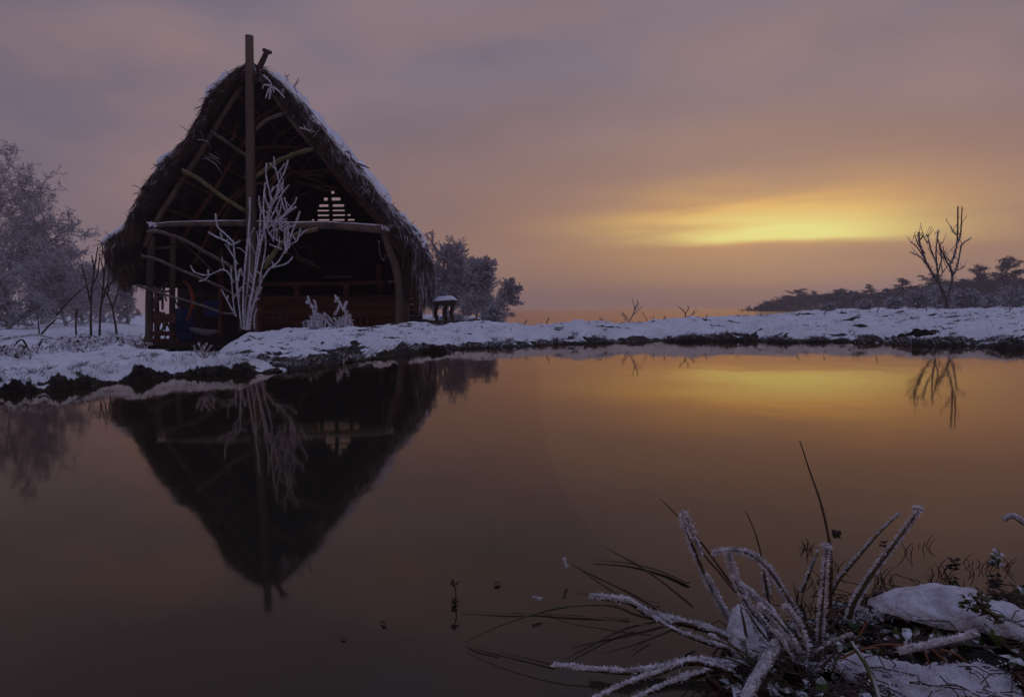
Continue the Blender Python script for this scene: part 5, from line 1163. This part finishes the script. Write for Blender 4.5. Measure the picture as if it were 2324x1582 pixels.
# water plants poking out of the shallow water
wp = MB()
for k in range(34):
    x = random.choice((random.uniform(1790, 1900), random.uniform(1950, 2150), random.uniform(2120, 2324), random.uniform(1740, 2300))); y = random.uniform(1240, 1400)
    p = G(x, y, 0)
    for _ in range(random.randint(2, 6)):
        a = random.uniform(0, 2*PI); l = random.uniform(.008, .030); c = p+Vector((random.gauss(0, .006), random.gauss(0, .006), -.002))
        wp.tube([c, c+Vector((math.cos(a)*l*.4, math.sin(a)*l*.3, l*.7)), c+Vector((math.cos(a)*l*.8, math.sin(a)*l*.5, l))], [.0010, .0008, .0004], 3, cap=False)
tag(wp.build('water_plants', M_leafb, kind='stuff'), 'small sprigs of water plants breaking the surface by the near shore', 'water plants', kind='stuff')
# leafy sprigs
def sprig_plant(x, y, hpx, nl_, lab, m, D=None, zb=.06):
    c = G(x, y, zb); t_ = thing('leafy_sprig', lab, 'plant', c, 'leafy sprigs on the near shore'); m1 = MB(); h = hpx*c.y/F
    m1.tube([c, c+Vector((.004, 0, h*.5)), c+Vector((-.002, .005, h))], .0012, 4); m1.build('stem', M_bark, t_)
    for k in range(nl_):
        f = (k+1)/nl_; a = k*2.4; l = random.uniform(.009, .016); ml = MB(); leaf_geo(ml, c+Vector((0, 0, h*f)), (math.cos(a)*l, math.sin(a)*l, l*.3), l*.45); ml.build('leaf', m, t_)
sprig_plant(*c7(1800, 980), 34, 9, 'small green sprig leaning on the snowy log, left of the yellowish one', M_leafg, zb=.09)
sprig_plant(*c7(1900, 1010), 46, 12, 'yellowish green sprig in front of the snowy log', mat('yellow_leaf', (.05, .05, .015), (.11, .095, .03), 20, .5, .3), zb=.09)
sprig_plant(*c7(1990, 1070), 24, 8, 'low yellowish leaves at the foot of the snowy log', bpy.data.materials['yellow_leaf'], zb=.08)
sprig_plant(*c7(2010, 680), 36, 12, 'dark green leafy sprig in the water near the right edge', M_leafg, zb=.005)
sprig_plant(*c7(1710, 700), 26, 10, 'dark red leafy sprig in the shallow water above the snowy log', M_leafb, zb=.005)
# floating bits
def floater(x, y, s, lab, m, n=6, kind_='floating_leaf'):
    c = G(x, y, .003); t_ = thing(kind_, lab, 'leaf', c, 'bits floating on the pond'); ml = MB()
    for k in range(n):
        a = random.uniform(0, 2*PI); l = s*c.y/F*random.uniform(.5, 1); leaf_geo(ml, c+Vector((random.gauss(0, .3)*l, random.gauss(0, .3)*l, 0)), (math.cos(a)*l, math.sin(a)*l, l*.2), l*.4)
    ml.build('leaf', m, t_)
floater(1126, 1322, 12, 'reddish bit of leaf floating right of the dark stalk', M_leafb)
floater(870, 1413, 12, 'brown bit of leaf floating left of the dark stalk', M_leafb)
floater(780, 1445, 9, 'faint brown bit of leaf floating furthest left', M_leafb)
floater(c7(900, 440)[0], c7(900, 440)[1], 16, 'dark round leaf on a thin stem beside the long upright blade', M_earth)
floater(c7(1210, 500)[0], c7(1210, 500)[1], 12, 'small dark leaf between the two rimed blades', M_earth)
t_ = thing('water_stalk', 'short dark stalk with a small leaf cluster standing in the pond', 'stalk', G(1033, 1372)); c = G(1033, 1372)
m_ = MB(); m_.tube([c, c+Vector((.002, 0, .022)), c+Vector((-.004, 0, .045))], .0014, 4, .2); m_.build('stem', M_bark, t_)
for z_ in (.002, .006, .036):
    for k in range(4):
        a = random.uniform(0, 6.28); ml = MB(); leaf_geo(ml, c+Vector((0, 0, z_)), (math.cos(a)*.009, math.sin(a)*.009, .003), .004); ml.build('leaf', M_bark, t_)

# ------------------------------------------------------------------ haze
m = bpy.data.materials.new('haze'); m.use_nodes = True; t = m.node_tree; t.nodes.clear()
o_ = t.nodes.new('ShaderNodeOutputMaterial'); v_ = t.nodes.new('ShaderNodeVolumePrincipled'); v_.inputs['Density'].default_value = .0013
v_.inputs['Color'].default_value = (.92, .84, .86, 1); v_.inputs['Anisotropy'].default_value = .5; t.links.new(v_.outputs[0], o_.inputs['Volume'])
hz = MB(); hz.box((0, 340, 2), (3200, 780, 30)); h_ = hz.build('haze', m); h_['kind'] = 'stuff'; h_['label'] = 'thin evening haze over the pond and fields'
# tidy helper values
for ob in bpy.data.objects:
    if '_o' in ob: del ob['_o']
